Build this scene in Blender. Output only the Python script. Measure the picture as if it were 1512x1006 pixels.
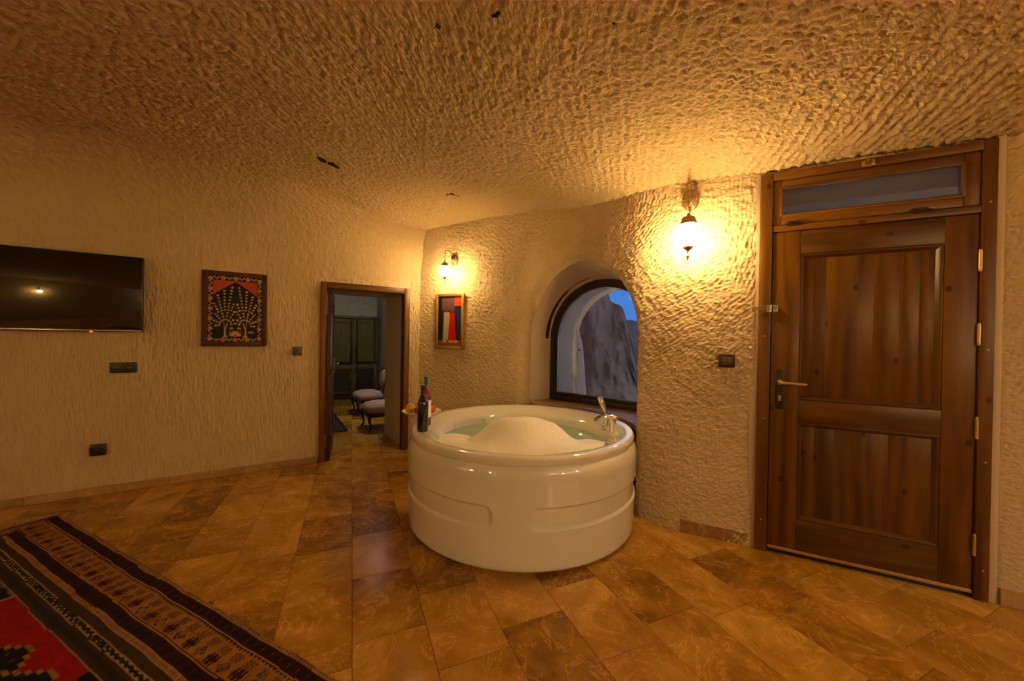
import bpy, bmesh, math, random
import numpy as np
from mathutils import Matrix, Vector

PI = math.pi
random.seed(7)
for o in list(bpy.data.objects):
    bpy.data.objects.remove(o)
SC = bpy.context.scene
COL = SC.collection

# ------------------------------------------------------------------ camera
F, RHO, PIT, CH = 550.0, 0.016, 0.0055, 1.32
CAM = np.array([0.0, 0.0, CH])
ROT = Matrix.Rotation(PI / 2 - PIT, 3, 'X') @ Matrix.Rotation(RHO, 3, 'Z')
RN = np.array(ROT)
cam = bpy.data.cameras.new('camera')
cam.sensor_fit = 'HORIZONTAL'
cam.sensor_width = 36.0
cam.lens = F / 1512.0 * 36.0
cam.clip_start = 0.02
camo = bpy.data.objects.new('camera', cam)
COL.objects.link(camo)
camo.matrix_world = Matrix.Translation((0, 0, CH)) @ ROT.to_4x4()
SC.camera = camo

# ------------------------------------------------------------------ view, sky
vs = SC.view_settings
vs.view_transform = 'Standard'
vs.look = 'None'
vs.gamma = 1.0
vs.exposure = 1.14
vs.use_curve_mapping = False

LAMP = (1.0, 0.655, 0.245)      # colour of the warm lamps
LAMP_POWER = 80.0             # radiance of the lit glass globes
SKY_POWER = 0.55

world = bpy.data.worlds.new('dusk_sky')
SC.world = world
world.use_nodes = True
wt = world.node_tree
wt.nodes.clear()
wo = wt.nodes.new('ShaderNodeOutputWorld')
wb = wt.nodes.new('ShaderNodeBackground')
wc = wt.nodes.new('ShaderNodeTexCoord')
wn = wt.nodes.new('ShaderNodeTexNoise')
wr = wt.nodes.new('ShaderNodeValToRGB')
wn.inputs['Scale'].default_value = 9.0
wn.inputs['Detail'].default_value = 6.0
wr.color_ramp.elements[0].position = 0.44
wr.color_ramp.elements[0].color = (0.07, 0.24, 0.72, 1)
wr.color_ramp.elements[1].position = 0.62
wr.color_ramp.elements[1].color = (0.80, 0.80, 0.82, 1)
wb.inputs['Strength'].default_value = SKY_POWER
wt.links.new(wc.outputs['Generated'], wn.inputs['Vector'])
wt.links.new(wn.outputs['Fac'], wr.inputs['Fac'])
wt.links.new(wr.outputs['Color'], wb.inputs['Color'])
wt.links.new(wb.outputs['Background'], wo.inputs['Surface'])


# ------------------------------------------------------------------ pixel helpers
def ray(x, y):
    return RN @ np.array([(x - 756) / F, -(y - 503) / F, -1.0])


def on_floor(x, y, z=0.0):
    d = ray(x, y)
    return CAM + d * ((z - CH) / d[2])


def on_plane(x, y, p, e, off=0.0):
    """pixel -> (distance along the vertical plane through p with direction e, height)"""
    d = ray(x, y)
    n = np.array([-e[1], e[0]])
    t = (np.dot(p, n) + off) / np.dot(d[:2], n)
    q = CAM + d * t
    return float(np.dot(q[:2] - p, e)), float(q[2])


# ------------------------------------------------------------------ noise
def _hash(xi, yi, seed):
    h = (xi.astype(np.int64) * 374761393 + yi.astype(np.int64) * 668265263 + seed * 974634777) & 0xffffffff
    h = ((h ^ (h >> 13)) * 1274126177) & 0xffffffff
    h = ((h ^ (h >> 16)) * 2246822519) & 0xffffffff
    return ((h ^ (h >> 15)) & 0xffffff) / float(0xffffff)


def vn(x, y, seed=0):
    x = np.asarray(x, float)
    y = np.asarray(y, float)
    xi, yi = np.floor(x), np.floor(y)
    fx, fy = x - xi, y - yi
    fx = fx * fx * (3 - 2 * fx)
    fy = fy * fy * (3 - 2 * fy)
    a = _hash(xi, yi, seed)
    b = _hash(xi + 1, yi, seed)
    c = _hash(xi, yi + 1, seed)
    d = _hash(xi + 1, yi + 1, seed)
    return (a * (1 - fx) + b * fx) * (1 - fy) + (c * (1 - fx) + d * fx) * fy


def fbm(x, y, seed=0, oct=4):
    t, a, s = 0, 0.5, 0
    for k in range(oct):
        t = t + a * vn(x * 2 ** k + 17 * k, y * 2 ** k + 5 * k, seed + k)
        s += a
        a *= 0.5
    return t / s


def sstep(a, b, x):
    t = np.clip((x - a) / (b - a), 0, 1)
    return t * t * (3 - 2 * t)


def chisel(u, v, ang, length, width, seed):
    """short pick strokes running along ang (radians) in the (u, v) plane, about -1..1"""
    u = u + 0.05 * (fbm(u * 3, v * 3, seed + 50, 2) - 0.5)
    v = v + 0.05 * (fbm(u * 3, v * 3, seed + 60, 2) - 0.5)
    a = math.cos(ang) * u + math.sin(ang) * v
    b = -math.sin(ang) * u + math.cos(ang) * v
    row = np.floor(b / width + 0.8 * vn(a / length * .7, b / width * .3, seed + 9))
    n = vn(a / length + 0.37 * row, b / width, seed)
    m = vn(a / (length * .6), b / (width * .75), seed + 3)
    return (n * 0.62 + m * 0.38) * 2 - 1


def pick(u, v, ang, length, width, seed, warp=0.06, groove=0.22):
    """rows of pick strokes: every stroke ramps up and breaks off sharply; about -0.5..0.5"""
    wu = fbm(u * 2.2, v * 2.2, seed + 50, 3) - 0.5
    wv = fbm(u * 2.2 + 9, v * 2.2, seed + 60, 3) - 0.5
    u, v = u + warp * wu, v + warp * wv
    a = math.cos(ang) * u + math.sin(ang) * v
    b = (-math.sin(ang) * u + math.cos(ang) * v) / width
    b = b + 0.35 * (vn(a / length * .8, b * .8, seed + 2) - 0.5)
    row = np.floor(b)
    fb = b - row
    aa = a / length + 5 * _hash(row, row * 0, seed + 1) + 0.5 * vn(a / length * .5, row * 3.1, seed + 4)
    cell = np.floor(aa)
    fa = aa - cell
    rnd = _hash(cell, row, seed + 7)
    h = (fa - 0.5) * (0.35 + 0.65 * rnd) + 0.35 * (rnd - 0.5)
    return h * (1 - 0.6 * np.abs(2 * fb - 1) ** 3) - groove * np.abs(2 * fb - 1) ** 4


# ------------------------------------------------------------------ mesh builder
def empty(name, loc, rz=0.0):
    o = bpy.data.objects.new(name, None)
    o.empty_display_size = 0.05
    COL.objects.link(o)
    o.location = loc
    o.rotation_euler = (0, 0, rz)
    return o


def tag(o, label=None, cat=None, group=None, kind=None):
    if label:
        o['label'] = label
    if cat:
        o['category'] = cat
    if group:
        o['group'] = group
    if kind:
        o['kind'] = kind
    return o


def link_mesh(name, me, mat, parent=None, sharp=40):
    o = bpy.data.objects.new(name, me)
    COL.objects.link(o)
    if mat:
        me.materials.append(mat)
    if parent:
        o.parent = parent
    me.polygons.foreach_set('use_smooth', [True] * len(me.polygons))
    if sharp:
        me.set_sharp_from_angle(angle=math.radians(sharp))
    return o


class MB:
    def __init__(s):
        s.v, s.f = [], []

    def add(s, vs, fs, M=None):
        n = len(s.v)
        for p in vs:
            p = Vector(p)
            s.v.append(M @ p if M else p)
        for f in fs:
            s.f.append(tuple(i + n for i in f))
        return s

    def box(s, x0, x1, y0, y1, z0, z1, M=None):
        vs = [(x, y, z) for z in (z0, z1) for y in (y0, y1) for x in (x0, x1)]
        return s.add(vs, [(0, 2, 3, 1), (4, 5, 7, 6), (0, 1, 5, 4), (2, 6, 7, 3), (0, 4, 6, 2), (1, 3, 7, 5)], M)

    def lathe(s, prof, n=24, M=None, cap=True):
        vs, fs = [], []
        for r, z in prof:
            for k in range(n):
                a = 2 * PI * k / n
                vs.append((r * math.cos(a), r * math.sin(a), z))
        for i in range(len(prof) - 1):
            for k in range(n):
                k2 = (k + 1) % n
                fs.append((i * n + k, i * n + k2, (i + 1) * n + k2, (i + 1) * n + k))
        if cap:
            fs.append(tuple(range(n - 1, -1, -1)))
            fs.append(tuple((len(prof) - 1) * n + k for k in range(n)))
        return s.add(vs, fs, M)

    def tube(s, pts, r, n=8, M=None):
        pts = [Vector(p) for p in pts]
        rs = r if isinstance(r, (list, tuple)) else [r] * len(pts)
        vs, fs = [], []
        up = None
        for i, p in enumerate(pts):
            t = (pts[min(i + 1, len(pts) - 1)] - pts[max(i - 1, 0)]).normalized()
            if up is None:
                up = Vector((0, 0, 1)) if abs(t.z) < 0.9 else Vector((1, 0, 0))
            a = t.cross(up).normalized()
            b = a.cross(t).normalized()
            up = b
            for k in range(n):
                w = 2 * PI * k / n
                vs.append(p + (a * math.cos(w) + b * math.sin(w)) * rs[i])
        for i in range(len(pts) - 1):
            for k in range(n):
                k2 = (k + 1) % n
                fs.append((i * n + k, i * n + k2, (i + 1) * n + k2, (i + 1) * n + k))
        fs.append(tuple(range(n - 1, -1, -1)))
        fs.append(tuple((len(pts) - 1) * n + k for k in range(n)))
        return s.add(vs, fs, M)

    def prism(s, poly, y0, y1, M=None):
        """polygon in (x, z) extruded along y"""
        n = len(poly)
        vs = [(x, y0, z) for x, z in poly] + [(x, y1, z) for x, z in poly]
        fs = [tuple(range(n)), tuple(range(2 * n - 1, n - 1, -1))]
        for k in range(n):
            k2 = (k + 1) % n
            fs.append((k2, k, n + k, n + k2))
        return s.add(vs, fs, M)

    def slab(s, poly, z0, z1, M=None):
        """polygon in (x, y) extruded along z"""
        n = len(poly)
        vs = [(x, y, z0) for x, y in poly] + [(x, y, z1) for x, y in poly]
        fs = [tuple(range(n - 1, -1, -1)), tuple(range(n, 2 * n))]
        for k in range(n):
            k2 = (k + 1) % n
            fs.append((k, k2, n + k2, n + k))
        return s.add(vs, fs, M)

    def ball(s, c, r, n=20, m=12, sc=(1, 1, 1), M=None):
        vs, fs = [], []
        for i in range(m + 1):
            t = PI * i / m
            for k in range(n):
                a = 2 * PI * k / n
                vs.append((c[0] + r * sc[0] * math.sin(t) * math.cos(a), c[1] + r * sc[1] * math.sin(t) * math.sin(a),
                           c[2] - r * sc[2] * math.cos(t)))
        for i in range(m):
            for k in range(n):
                k2 = (k + 1) % n
                fs.append((i * n + k, i * n + k2, (i + 1) * n + k2, (i + 1) * n + k))
        return s.add(vs, fs, M)

    def band(s, c0, c1):
        """quads between two point rows"""
        n = len(c0)
        return s.add(list(c0) + list(c1), [(k, k + 1, n + k + 1, n + k) for k in range(n - 1)])

    def mesh(s, name, bevel=0.0, seg=2):
        me = bpy.data.meshes.new(name)
        me.from_pydata(s.v, [], s.f)
        bm = bmesh.new()
        bm.from_mesh(me)
        bmesh.ops.remove_doubles(bm, verts=bm.verts, dist=1e-6)
        bmesh.ops.recalc_face_normals(bm, faces=bm.faces)
        if bevel:
            ed = [e for e in bm.edges if len(e.link_faces) == 2 and e.calc_face_angle(0) > 0.5]
            bmesh.ops.bevel(bm, geom=ed, offset=bevel, segments=seg, profile=0.5, affect='EDGES', clamp_overlap=True)
        bm.to_mesh(me)
        bm.free()
        me.update()
        return me

    def build(s, name, mat, parent=None, bevel=0.0, seg=2, sharp=40):
        return link_mesh(name, s.mesh(name, bevel, seg), mat, parent, sharp)


def grid_mesh(name, P, mat, keep=None, uv=None, col=None, parent=None, flip=False, sharp=0):
    """P: (a, b, 3) array of points; keep: (a-1, b-1) mask of the faces"""
    a, b = P.shape[:2]
    idx = np.arange(a * b).reshape(a, b)
    q = np.stack([idx[:-1, :-1], idx[1:, :-1], idx[1:, 1:], idx[:-1, 1:]], -1)
    if flip:
        q = q[..., ::-1]
    q = q[keep] if keep is not None else q.reshape(-1, 4)
    used = np.zeros(a * b, bool)
    used[q.ravel()] = True
    remap = np.cumsum(used) - 1
    V = P.reshape(-1, 3)[used]
    q = remap[q]
    me = bpy.data.meshes.new(name)
    me.vertices.add(len(V))
    me.vertices.foreach_set('co', V.astype(np.float32).ravel())
    me.loops.add(q.size)
    me.loops.foreach_set('vertex_index', q.astype(np.int32).ravel())
    me.polygons.add(len(q))
    me.polygons.foreach_set('loop_start', np.arange(0, q.size, 4, dtype=np.int32))
    me.polygons.foreach_set('loop_total', np.full(len(q), 4, dtype=np.int32))
    me.update(calc_edges=True)
    if uv is not None:
        U = uv.reshape(-1, 2)[used]
        l = me.uv_layers.new(name='uv')
        l.data.foreach_set('uv', U[q.ravel()].astype(np.float32).ravel())
    if col is not None:
        at = me.color_attributes.new('Col', 'FLOAT_COLOR', 'POINT')
        c = np.ones((len(V), 4), np.float32)
        c[:, :3] = col.reshape(-1, 3)[used]
        at.data.foreach_set('color', c.ravel())
    me.validate()
    return link_mesh(name, me, mat, parent, sharp)


def grid_normals(P):
    du = np.gradient(P, axis=0)
    dv = np.gradient(P, axis=1)
    n = np.cross(du, dv)
    return n / np.maximum(np.linalg.norm(n, axis=-1, keepdims=True), 1e-9)


def copy_tree(o, parent=None):
    c = o.copy()
    COL.objects.link(c)
    c.parent = parent
    for ch in list(o.children):
        copy_tree(ch, c)
    return c


# ------------------------------------------------------------------ materials
class NT:
    def __init__(s, name):
        s.m = bpy.data.materials.new(name)
        s.m.use_nodes = True
        s.t = s.m.node_tree
        s.t.nodes.clear()
        s.out = s.t.nodes.new('ShaderNodeOutputMaterial')

    def n(s, kind, **kw):
        nd = s.t.nodes.new('ShaderNode' + kind)
        for k, v in kw.items():
            if k.startswith('_'):
                setattr(nd, k[1:], v)
            else:
                nd.inputs[k.replace('_', ' ')].default_value = v
        return nd

    def l(s, a, b):
        s.t.links.new(a, b)

    def bsdf(s, **kw):
        b = s.n('BsdfPrincipled')
        for k, v in kw.items():
            b.inputs[k.replace('_', ' ')].default_value = v
        s.l(b.outputs[0], s.out.inputs[0])
        return b

    def ramp(s, fac, stops):
        r = s.n('ValToRGB')
        e = r.color_ramp.elements
        while len(e) < len(stops):
            e.new(0.5)
        for k, (p, c) in enumerate(stops):
            e[k].position = p
            e[k].color = (c[0], c[1], c[2], 1)
        s.l(fac, r.inputs[0])
        return r.outputs[0]

    def mix(s, fac, a, b, mode='MIX'):
        m = s.n('Mix', _data_type='RGBA', _blend_type=mode)
        for i, v in ((0, fac), (6, a), (7, b)):
            if hasattr(v, 'node'):
                s.l(v, m.inputs[i])
            elif i == 0:
                m.inputs[0].default_value = v
            else:
                m.inputs[i].default_value = (v[0], v[1], v[2], 1)
        return m.outputs[2]

    def math(s, op, a, b=0.0):
        m = s.n('Math', _operation=op)
        for i, v in ((0, a), (1, b)):
            if hasattr(v, 'node'):
                s.l(v, m.inputs[i])
            else:
                m.inputs[i].default_value = v
        return m.outputs[0]

    def coords(s, which, scale=(1, 1, 1), rot=(0, 0, 0), shift=None):
        c = s.n('TexCoord')
        mp = s.n('Mapping')
        s.l(c.outputs[which], mp.inputs[0])
        mp.inputs['Scale'].default_value = scale
        mp.inputs['Rotation'].default_value = rot
        if shift is not None:
            s.l(shift, mp.inputs['Location'])
        return mp.outputs[0]

    def noise(s, vec, scale, detail=4, rough=0.55, dist=0.0):
        n = s.n('TexNoise', Scale=scale, Detail=detail, Roughness=rough, Distortion=dist)
        s.l(vec, n.inputs['Vector'])
        return n.outputs['Fac']

    def bump(s, h, b, strength, dist):
        n = s.n('Bump', Strength=strength, Distance=dist)
        s.l(h, n.inputs['Height'])
        s.l(n.outputs[0], b.inputs['Normal'])


def plain(name, color, rough=0.5, metal=0.0, bumpy=0.0, var=0.13, **kw):
    t = NT(name)
    b = t.bsdf(Base_Color=(*color, 1), Roughness=rough, Metallic=metal, **kw)
    v = t.coords('Object')
    n = t.noise(v, 25, 5)
    c = t.mix(n, tuple(x * (1 - var) for x in color), tuple(min(1, x * (1 + var)) for x in color))
    t.l(c, b.inputs['Base Color'])
    if bumpy:
        t.bump(t.noise(v, 120, 4), b, bumpy, 0.004)
    return t.m


def tuff(name, color, stripes=(1, 1), rot=0.0, amt=0.5, dist=0.012, fine=0.5, zone=None):
    """hewn volcanic tuff: UV in metres, fine stroke relief and mineral mottling"""
    t = NT(name)
    b = t.bsdf(Roughness=0.92, Specular_IOR_Level=0.15)
    v = t.coords('UV', (1, 1, 1))
    big = t.noise(v, 1.7, 5, 0.6)
    mid = t.noise(v, 14, 5, 0.6)
    c = t.mix(big, tuple(x * 0.86 for x in color), tuple(x * 1.1 for x in color))
    c = t.mix(t.math('MULTIPLY', mid, 0.5), c, (color[0] * .66, color[1] * .60, color[2] * .52))
    sp = t.n('TexVoronoi', Scale=11.0)
    t.l(v, sp.inputs['Vector'])
    spot = t.math('LESS_THAN', sp.outputs['Distance'], 0.045)
    keep = t.math('GREATER_THAN', t.noise(v, 2.3, 2), 0.56)
    c = t.mix(t.math('MULTIPLY', t.math('MULTIPLY', spot, keep), 0.6), c, (.10, .06, .03))
    t.l(c, b.inputs['Base Color'])
    vs_ = t.coords('UV', (stripes[0], stripes[1], 1), (0, 0, rot))
    h1 = t.noise(vs_, 1.0, 2, 0.5, 0.25)
    vr = t.n('TexVoronoi', _feature='SMOOTH_F1', Scale=1.0)
    vr.inputs['Smoothness'].default_value = 0.35
    t.l(t.coords('UV', (stripes[0] * 0.8, stripes[1] * 0.8, 1), (0, 0, rot + 0.12)), vr.inputs['Vector'])
    h2 = t.noise(v, 110, 4, 0.6)
    hv = vr.outputs['Distance']
    if zone:          # lower zone (the cove) keeps the strokes of the wall below it
        sep = t.n('SeparateXYZ')
        t.l(v, sep.inputs[0])
        mr = t.n('MapRange', _interpolation_type='SMOOTHSTEP')
        mr.inputs['From Min'].default_value = zone[0]
        mr.inputs['From Max'].default_value = zone[1]
        t.l(sep.outputs[1], mr.inputs['Value'])
        k = mr.outputs[0]
        z1 = t.math('MULTIPLY', t.noise(t.coords('UV', (zone[2], zone[3], 1)), 1.0, 2, 0.5, 0.5), 0.5)
        v2 = t.n('TexVoronoi', _feature='SMOOTH_F1', Scale=1.0)
        v2.inputs['Smoothness'].default_value = 0.35
        t.l(t.coords('UV', (zone[2] * 0.8, zone[3] * 0.8, 1), (0, 0, 0.12)), v2.inputs['Vector'])
        zv = t.math('MULTIPLY', v2.outputs['Distance'], 0.5)
        def lerp(a, b_):
            return t.math('ADD', t.math('MULTIPLY', a, t.math('SUBTRACT', 1.0, k)), t.math('MULTIPLY', b_, k))
        h1, hv = lerp(z1, h1), lerp(zv, hv)
        c = t.mix(k, t.mix(1.0, c, (zone[4][0] / color[0], zone[4][1] / color[1], zone[4][2] / color[2]), 'MULTIPLY'), c)
        t.l(c, b.inputs['Base Color'])
    h = t.math('ADD', t.math('ADD', t.math('MULTIPLY', h1, 0.7), t.math('MULTIPLY', hv, 0.6)), t.math('MULTIPLY', h2, fine))
    t.bump(h, b, amt, dist)
    return t.m


def wood(name, dark, light, axis='z', rough=0.38, scale=1.0, knots=True):
    t = NT(name)
    b = t.bsdf(Roughness=rough, Specular_IOR_Level=0.32)
    info = t.n('ObjectInfo')
    sh = t.n('CombineXYZ')
    for i in range(3):
        t.l(t.math('MULTIPLY', info.outputs['Random'], 7.0 + 3 * i), sh.inputs[i])
    s = {'z': (1, 1, 0.09), 'x': (0.09, 1, 1), 'y': (1, 0.09, 1)}[axis]
    v = t.coords('Object', tuple(k * scale for k in s), shift=sh.outputs[0])
    g = t.noise(v, 16, 6, 0.62, 0.8)
    w = t.n('TexWave', Scale=3.0, Distortion=14.0, Detail=3.0)
    w.inputs['Detail Scale'].default_value = 1.6
    t.l(v, w.inputs['Vector'])
    f = t.math('ADD', t.math('MULTIPLY', g, 0.80), t.math('MULTIPLY', w.outputs['Fac'], 0.20))
    mid = tuple((a + c) / 2 for a, c in zip(dark, light))
    c = t.ramp(f, [(0.15, dark), (0.5, mid), (0.88, light)])
    v1 = t.math('ADD', t.math('MULTIPLY', info.outputs['Random'], 0.30), 0.84)
    vv = t.n('CombineXYZ')
    for i in range(3):
        t.l(v1, vv.inputs[i])
    c = t.mix(1.0, c, vv.outputs[0], 'MULTIPLY')
    if knots:
        kn = t.n('TexVoronoi', _voronoi_dimensions='2D', Scale=3.0)
        t.l(t.coords('Object', (1, 1, 0.7) if axis == 'z' else (.7, 1, 1), (PI / 2, 0, 0), sh.outputs[0]), kn.inputs['Vector'])
        k = t.ramp(kn.outputs['Distance'], [(0.0, (1, 1, 1)), (0.022, (1, 1, 1)), (0.048, (0, 0, 0))])
        c = t.mix(t.math('MULTIPLY', k, 0.75), c, tuple(x * 0.25 for x in dark))
    t.l(c, b.inputs['Base Color'])
    t.bump(f, b, 0.12, 0.003)
    return t.m


def marble(name, dark, mid, light, rough=0.2):
    t = NT(name)
    b = t.bsdf(Roughness=rough, Specular_IOR_Level=0.34)
    info = t.n('ObjectInfo')
    sh = t.n('CombineXYZ')
    for i, k in enumerate((31.0, 57.0, 13.0)):
        t.l(t.math('MULTIPLY', info.outputs['Random'], k), sh.inputs[i])
    rot = t.n('CombineXYZ')
    t.l(t.math('MULTIPLY', info.outputs['Random'], 40.0), rot.inputs[2])
    mp = t.n('Mapping')
    c0 = t.n('TexCoord')
    t.l(c0.outputs['Object'], mp.inputs[0])
    t.l(sh.outputs[0], mp.inputs['Location'])
    t.l(rot.outputs[0], mp.inputs['Rotation'])
    v = mp.outputs[0]
    g = t.noise(v, 2.3, 7, 0.58, 1.5)
    f = t.noise(v, 26, 6, 0.7, 0.6)
    fac = t.math('ADD', t.math('MULTIPLY', g, 0.75), t.math('MULTIPLY', f, 0.25))
    fac = t.math('ADD', fac, t.math('MULTIPLY', t.math('SUBTRACT', info.outputs['Random'], 0.5), 0.26))
    c = t.ramp(fac, [(0.30, dark), (0.50, mid), (0.72, light)])
    vein = t.math('ABSOLUTE', t.math('SUBTRACT', t.noise(v, 3.0, 5, 0.6, 2.2), 0.5))
    vm = t.ramp(vein, [(0.0, (1, 1, 1)), (0.009, (.4, .4, .4)), (0.022, (0, 0, 0))])
    c = t.mix(t.math('MULTIPLY', vm, t.math('MULTIPLY', g, 0.85)), c, tuple(min(1, x * 1.55) for x in light))
    t.l(c, b.inputs['Base Color'])
    t.l(t.math('ADD', t.math('MULTIPLY', f, 0.18), rough - 0.06), b.inputs['Roughness'])
    t.bump(g, b, 0.04, 0.003)
    return t.m


def attr_mat(name, rough=0.9, bumpy=0.3, scale=400, dirt=0.5):
    t = NT(name)
    b = t.bsdf(Roughness=rough, Specular_IOR_Level=0.2)
    a = t.n('Attribute', _attribute_name='Col')
    n = t.noise(t.coords('Object'), scale, 2)
    c = t.mix(t.math('MULTIPLY', n, dirt), a.outputs['Color'], (0.01, 0.005, 0.004))
    t.l(c, b.inputs['Base Color'])
    if bumpy:
        t.bump(n, b, bumpy, 0.002)
    return t.m


def glow(name, color, strength):
    t = NT(name)
    e = t.n('Emission', Color=(*color, 1))
    n = t.noise(t.coords('Object'), 60, 3)
    t.l(t.math('MULTIPLY', t.math('ADD', t.math('MULTIPLY', n, 0.4), 0.8), strength), e.inputs['Strength'])
    t.l(e.outputs[0], t.out.inputs[0])
    return t.m


def glass_mat(name, tint=(0.95, 0.95, 0.95), ior=1.45, rough=0.0, frost=0.0):
    t = NT(name)
    fr = t.n('Fresnel', IOR=ior)
    tr = t.n('BsdfTransparent', Color=(*tint, 1))
    gl = t.n('BsdfGlossy', Roughness=rough)
    n = t.noise(t.coords('Object'), 3.0, 2)
    t.l(t.mix(n, (0.93, 0.95, 0.97), (1, 1, 1)), gl.inputs['Color'])
    base = tr.outputs[0]
    if frost:
        tl = t.n('BsdfTranslucent', Color=(*tint, 1))
        m2 = t.n('MixShader', Fac=frost)
        t.l(base, m2.inputs[1])
        t.l(tl.outputs[0], m2.inputs[2])
        base = m2.outputs[0]
    m = t.n('MixShader')
    t.l(fr.outputs[0], m.inputs[0])
    t.l(base, m.inputs[1])
    t.l(gl.outputs[0], m.inputs[2])
    t.l(m.outputs[0], t.out.inputs[0])
    return t.m


TUFF = (0.60, 0.465, 0.285)
M = {}
M['wall_left'] = tuff('tuff_combed_vertically', TUFF, (62, 13), 0.0, 0.9, 0.020, 0.30)
M['wall_right'] = tuff('tuff_picked_diagonally', TUFF, (44, 78), 0.95, 0.8, 0.010, 0.4)
M['ceiling'] = tuff('tuff_picked_overhead', (0.58, 0.435, 0.245), (44, 66), -0.72, 0.9, 0.012, 0.4, (2.0, 2.75, 62, 13, TUFF))
M['plaster'] = tuff('smooth_plaster', (0.60, 0.48, 0.36), (9, 9), 0.0, 0.25, 0.006, 0.6)
M['far_wall'] = tuff('pale_far_tuff', (0.62, 0.58, 0.52), (22, 16), 0.6, 0.8, 0.02)
M['door'] = wood('stained_pine_upright', (0.028, 0.0098, 0.0010), (0.160, 0.064, 0.0048), 'z', 0.36)
M['door_h'] = wood('stained_pine_across', (0.025, 0.0085, 0.0010), (0.138, 0.054, 0.0042), 'x', 0.36)
M['frame'] = wood('stained_pine_frame', (0.046, 0.016, 0.0016), (0.215, 0.085, 0.006), 'z', 0.4)
M['frame_h'] = wood('stained_pine_frame_across', (0.046, 0.016, 0.0016), (0.215, 0.085, 0.006), 'x', 0.4)
M['dark_wood'] = wood('dark_walnut', (0.016, 0.007, 0.003), (0.075, 0.028, 0.010), 'z', 0.45)
M['olive'] = wood('olive_painted_wood', (0.050, 0.043, 0.006), (0.125, 0.105, 0.016), 'z', 0.5, knots=False)
M['olive_dark'] = wood('dark_olive_panel', (0.012, 0.009, 0.004), (0.032, 0.024, 0.010), 'z', 0.5, knots=False)
M['tile'] = marble('brown_marble', (0.17, 0.074, 0.007), (0.345, 0.165, 0.015), (0.52, 0.285, 0.048), 0.19)
M['skirting'] = marble('tan_marble_skirting', (0.24, 0.12, 0.04), (0.34, 0.19, 0.075), (0.44, 0.27, 0.12), 0.3)
M['grout'] = plain('brown_grout', (0.16, 0.09, 0.035), 0.9, bumpy=0.2)
M['acrylic'] = plain('white_acrylic', (0.76, 0.72, 0.66), 0.07, var=0.012, Coat_Weight=1.0, Coat_Roughness=0.02)
M['chrome'] = plain('chrome', (0.72, 0.70, 0.66), 0.12, 1.0)
M['bronze'] = plain('antique_bronze', (0.30, 0.19, 0.09), 0.42, 0.8, 0.4)
M['brass'] = plain('worn_brass', (0.50, 0.34, 0.14), 0.38, 0.9, 0.2)
M['dark_bronze'] = plain('dark_bronze', (0.045, 0.030, 0.018), 0.4, 0.7, 0.3)
M['black'] = plain('black_plastic', (0.012, 0.011, 0.010), 0.3)
M['screen'] = plain('television_screen', (0.004, 0.004, 0.004), 0.03, Coat_Weight=1.0, Coat_Roughness=0.0)
M['anthracite'] = plain('brown_black_plastic', (0.022, 0.017, 0.012), 0.35)
M['window_frame'] = plain('dark_brown_window_frame', (0.022, 0.012, 0.007), 0.4)
M['gold_frame'] = plain('gilt_moulding', (0.42, 0.24, 0.05), 0.38, 0.55, 0.3)
M['maroon'] = wood('maroon_picture_frame', (0.035, 0.008, 0.005), (0.10, 0.024, 0.012), 'z', 0.5, knots=False)
M['glass'] = glass_mat('window_glass', (0.86, 0.87, 0.90))
M['frosted'] = glass_mat('transom_glass', (0.40, 0.36, 0.32), 1.8, 0.04, 0.5)
M['globe'] = glow('lit_mottled_glass', LAMP, LAMP_POWER)
M['globe_bright'] = glow('brightly_lit_mottled_glass', LAMP, LAMP_POWER * 1.55)
M['print'] = attr_mat('printed_picture', 0.45, 0.05, 300, 0.12)
M['pile'] = attr_mat('woven_wool', 0.95, 0.6, 350)
M['pink'] = plain('dusty_pink_velvet', (0.40, 0.27, 0.21), 0.85, bumpy=0.2)
M['white'] = plain('white_china', (0.80, 0.77, 0.70), 0.15)
M['silver'] = plain('brushed_silver', (0.55, 0.52, 0.47), 0.3, 1.0)
M['red_light'] = glow('red_standby_light', (1.0, 0.08, 0.03), 1.6)
M['rock'] = tuff('cliff_rock', (0.42, 0.27, 0.18), (3, 3), 0.4, 0.8, 0.05)
M['rock_far'] = tuff('far_cliff_rock', (0.20, 0.19, 0.20), (2, 2), 0.4, 0.8, 0.08)
M['rim_lightened'] = tuff('rim_stone_painted_lit', (0.80, 0.72, 0.58), (40, 40), 0.3, 0.9, 0.02)  # stone colour lightened so the outer rim looks lit
M['grey_plaster'] = tuff('grey_outer_plaster', (0.30, 0.285, 0.28), (9, 9), 0.0, 0.3, 0.006, 0.6)  # grey kept darker so the rim stands out as the bright edge
M['earth'] = plain('pale_earth', (0.30, 0.25, 0.20), 0.95, bumpy=0.5)

# ================================================================== room plan
eL = np.array([0.8415, 0.5402])           # along the television wall, to the right
nL = np.array([-eL[1], eL[0]])            # out of the room
J0 = np.array([-1.99, 3.89])              # foot of the inner doorway, hinge side
RZL = math.atan2(eL[1], eL[0])
D0 = np.array([1.593, 2.395])             # foot of the entrance frame, lock side
D1 = np.array([2.487, 1.930])
eD = (D1 - D0) / np.linalg.norm(D1 - D0)
nD = np.array([-eD[1], eD[0]])
RZD = math.atan2(eD[1], eD[0])
Cc = np.array([-1.094, 4.465])            # corner between the two stone walls
Aa = np.array([0.190, 3.930])
Bb = np.array([0.940, 2.800])
Ee = D1 + 2.0 * eD
W0 = np.array([0.440, 4.116])             # window: left foot, direction, radius
eW = np.array([0.758, -0.652])
eW = eW / np.linalg.norm(eW)
nW = np.array([-eW[1], eW[0]])
WR, WZ, WB = 0.614, 1.307, 0.665
WC = W0 + eW * WR
RZW = math.atan2(eW[1], eW[0])
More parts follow.
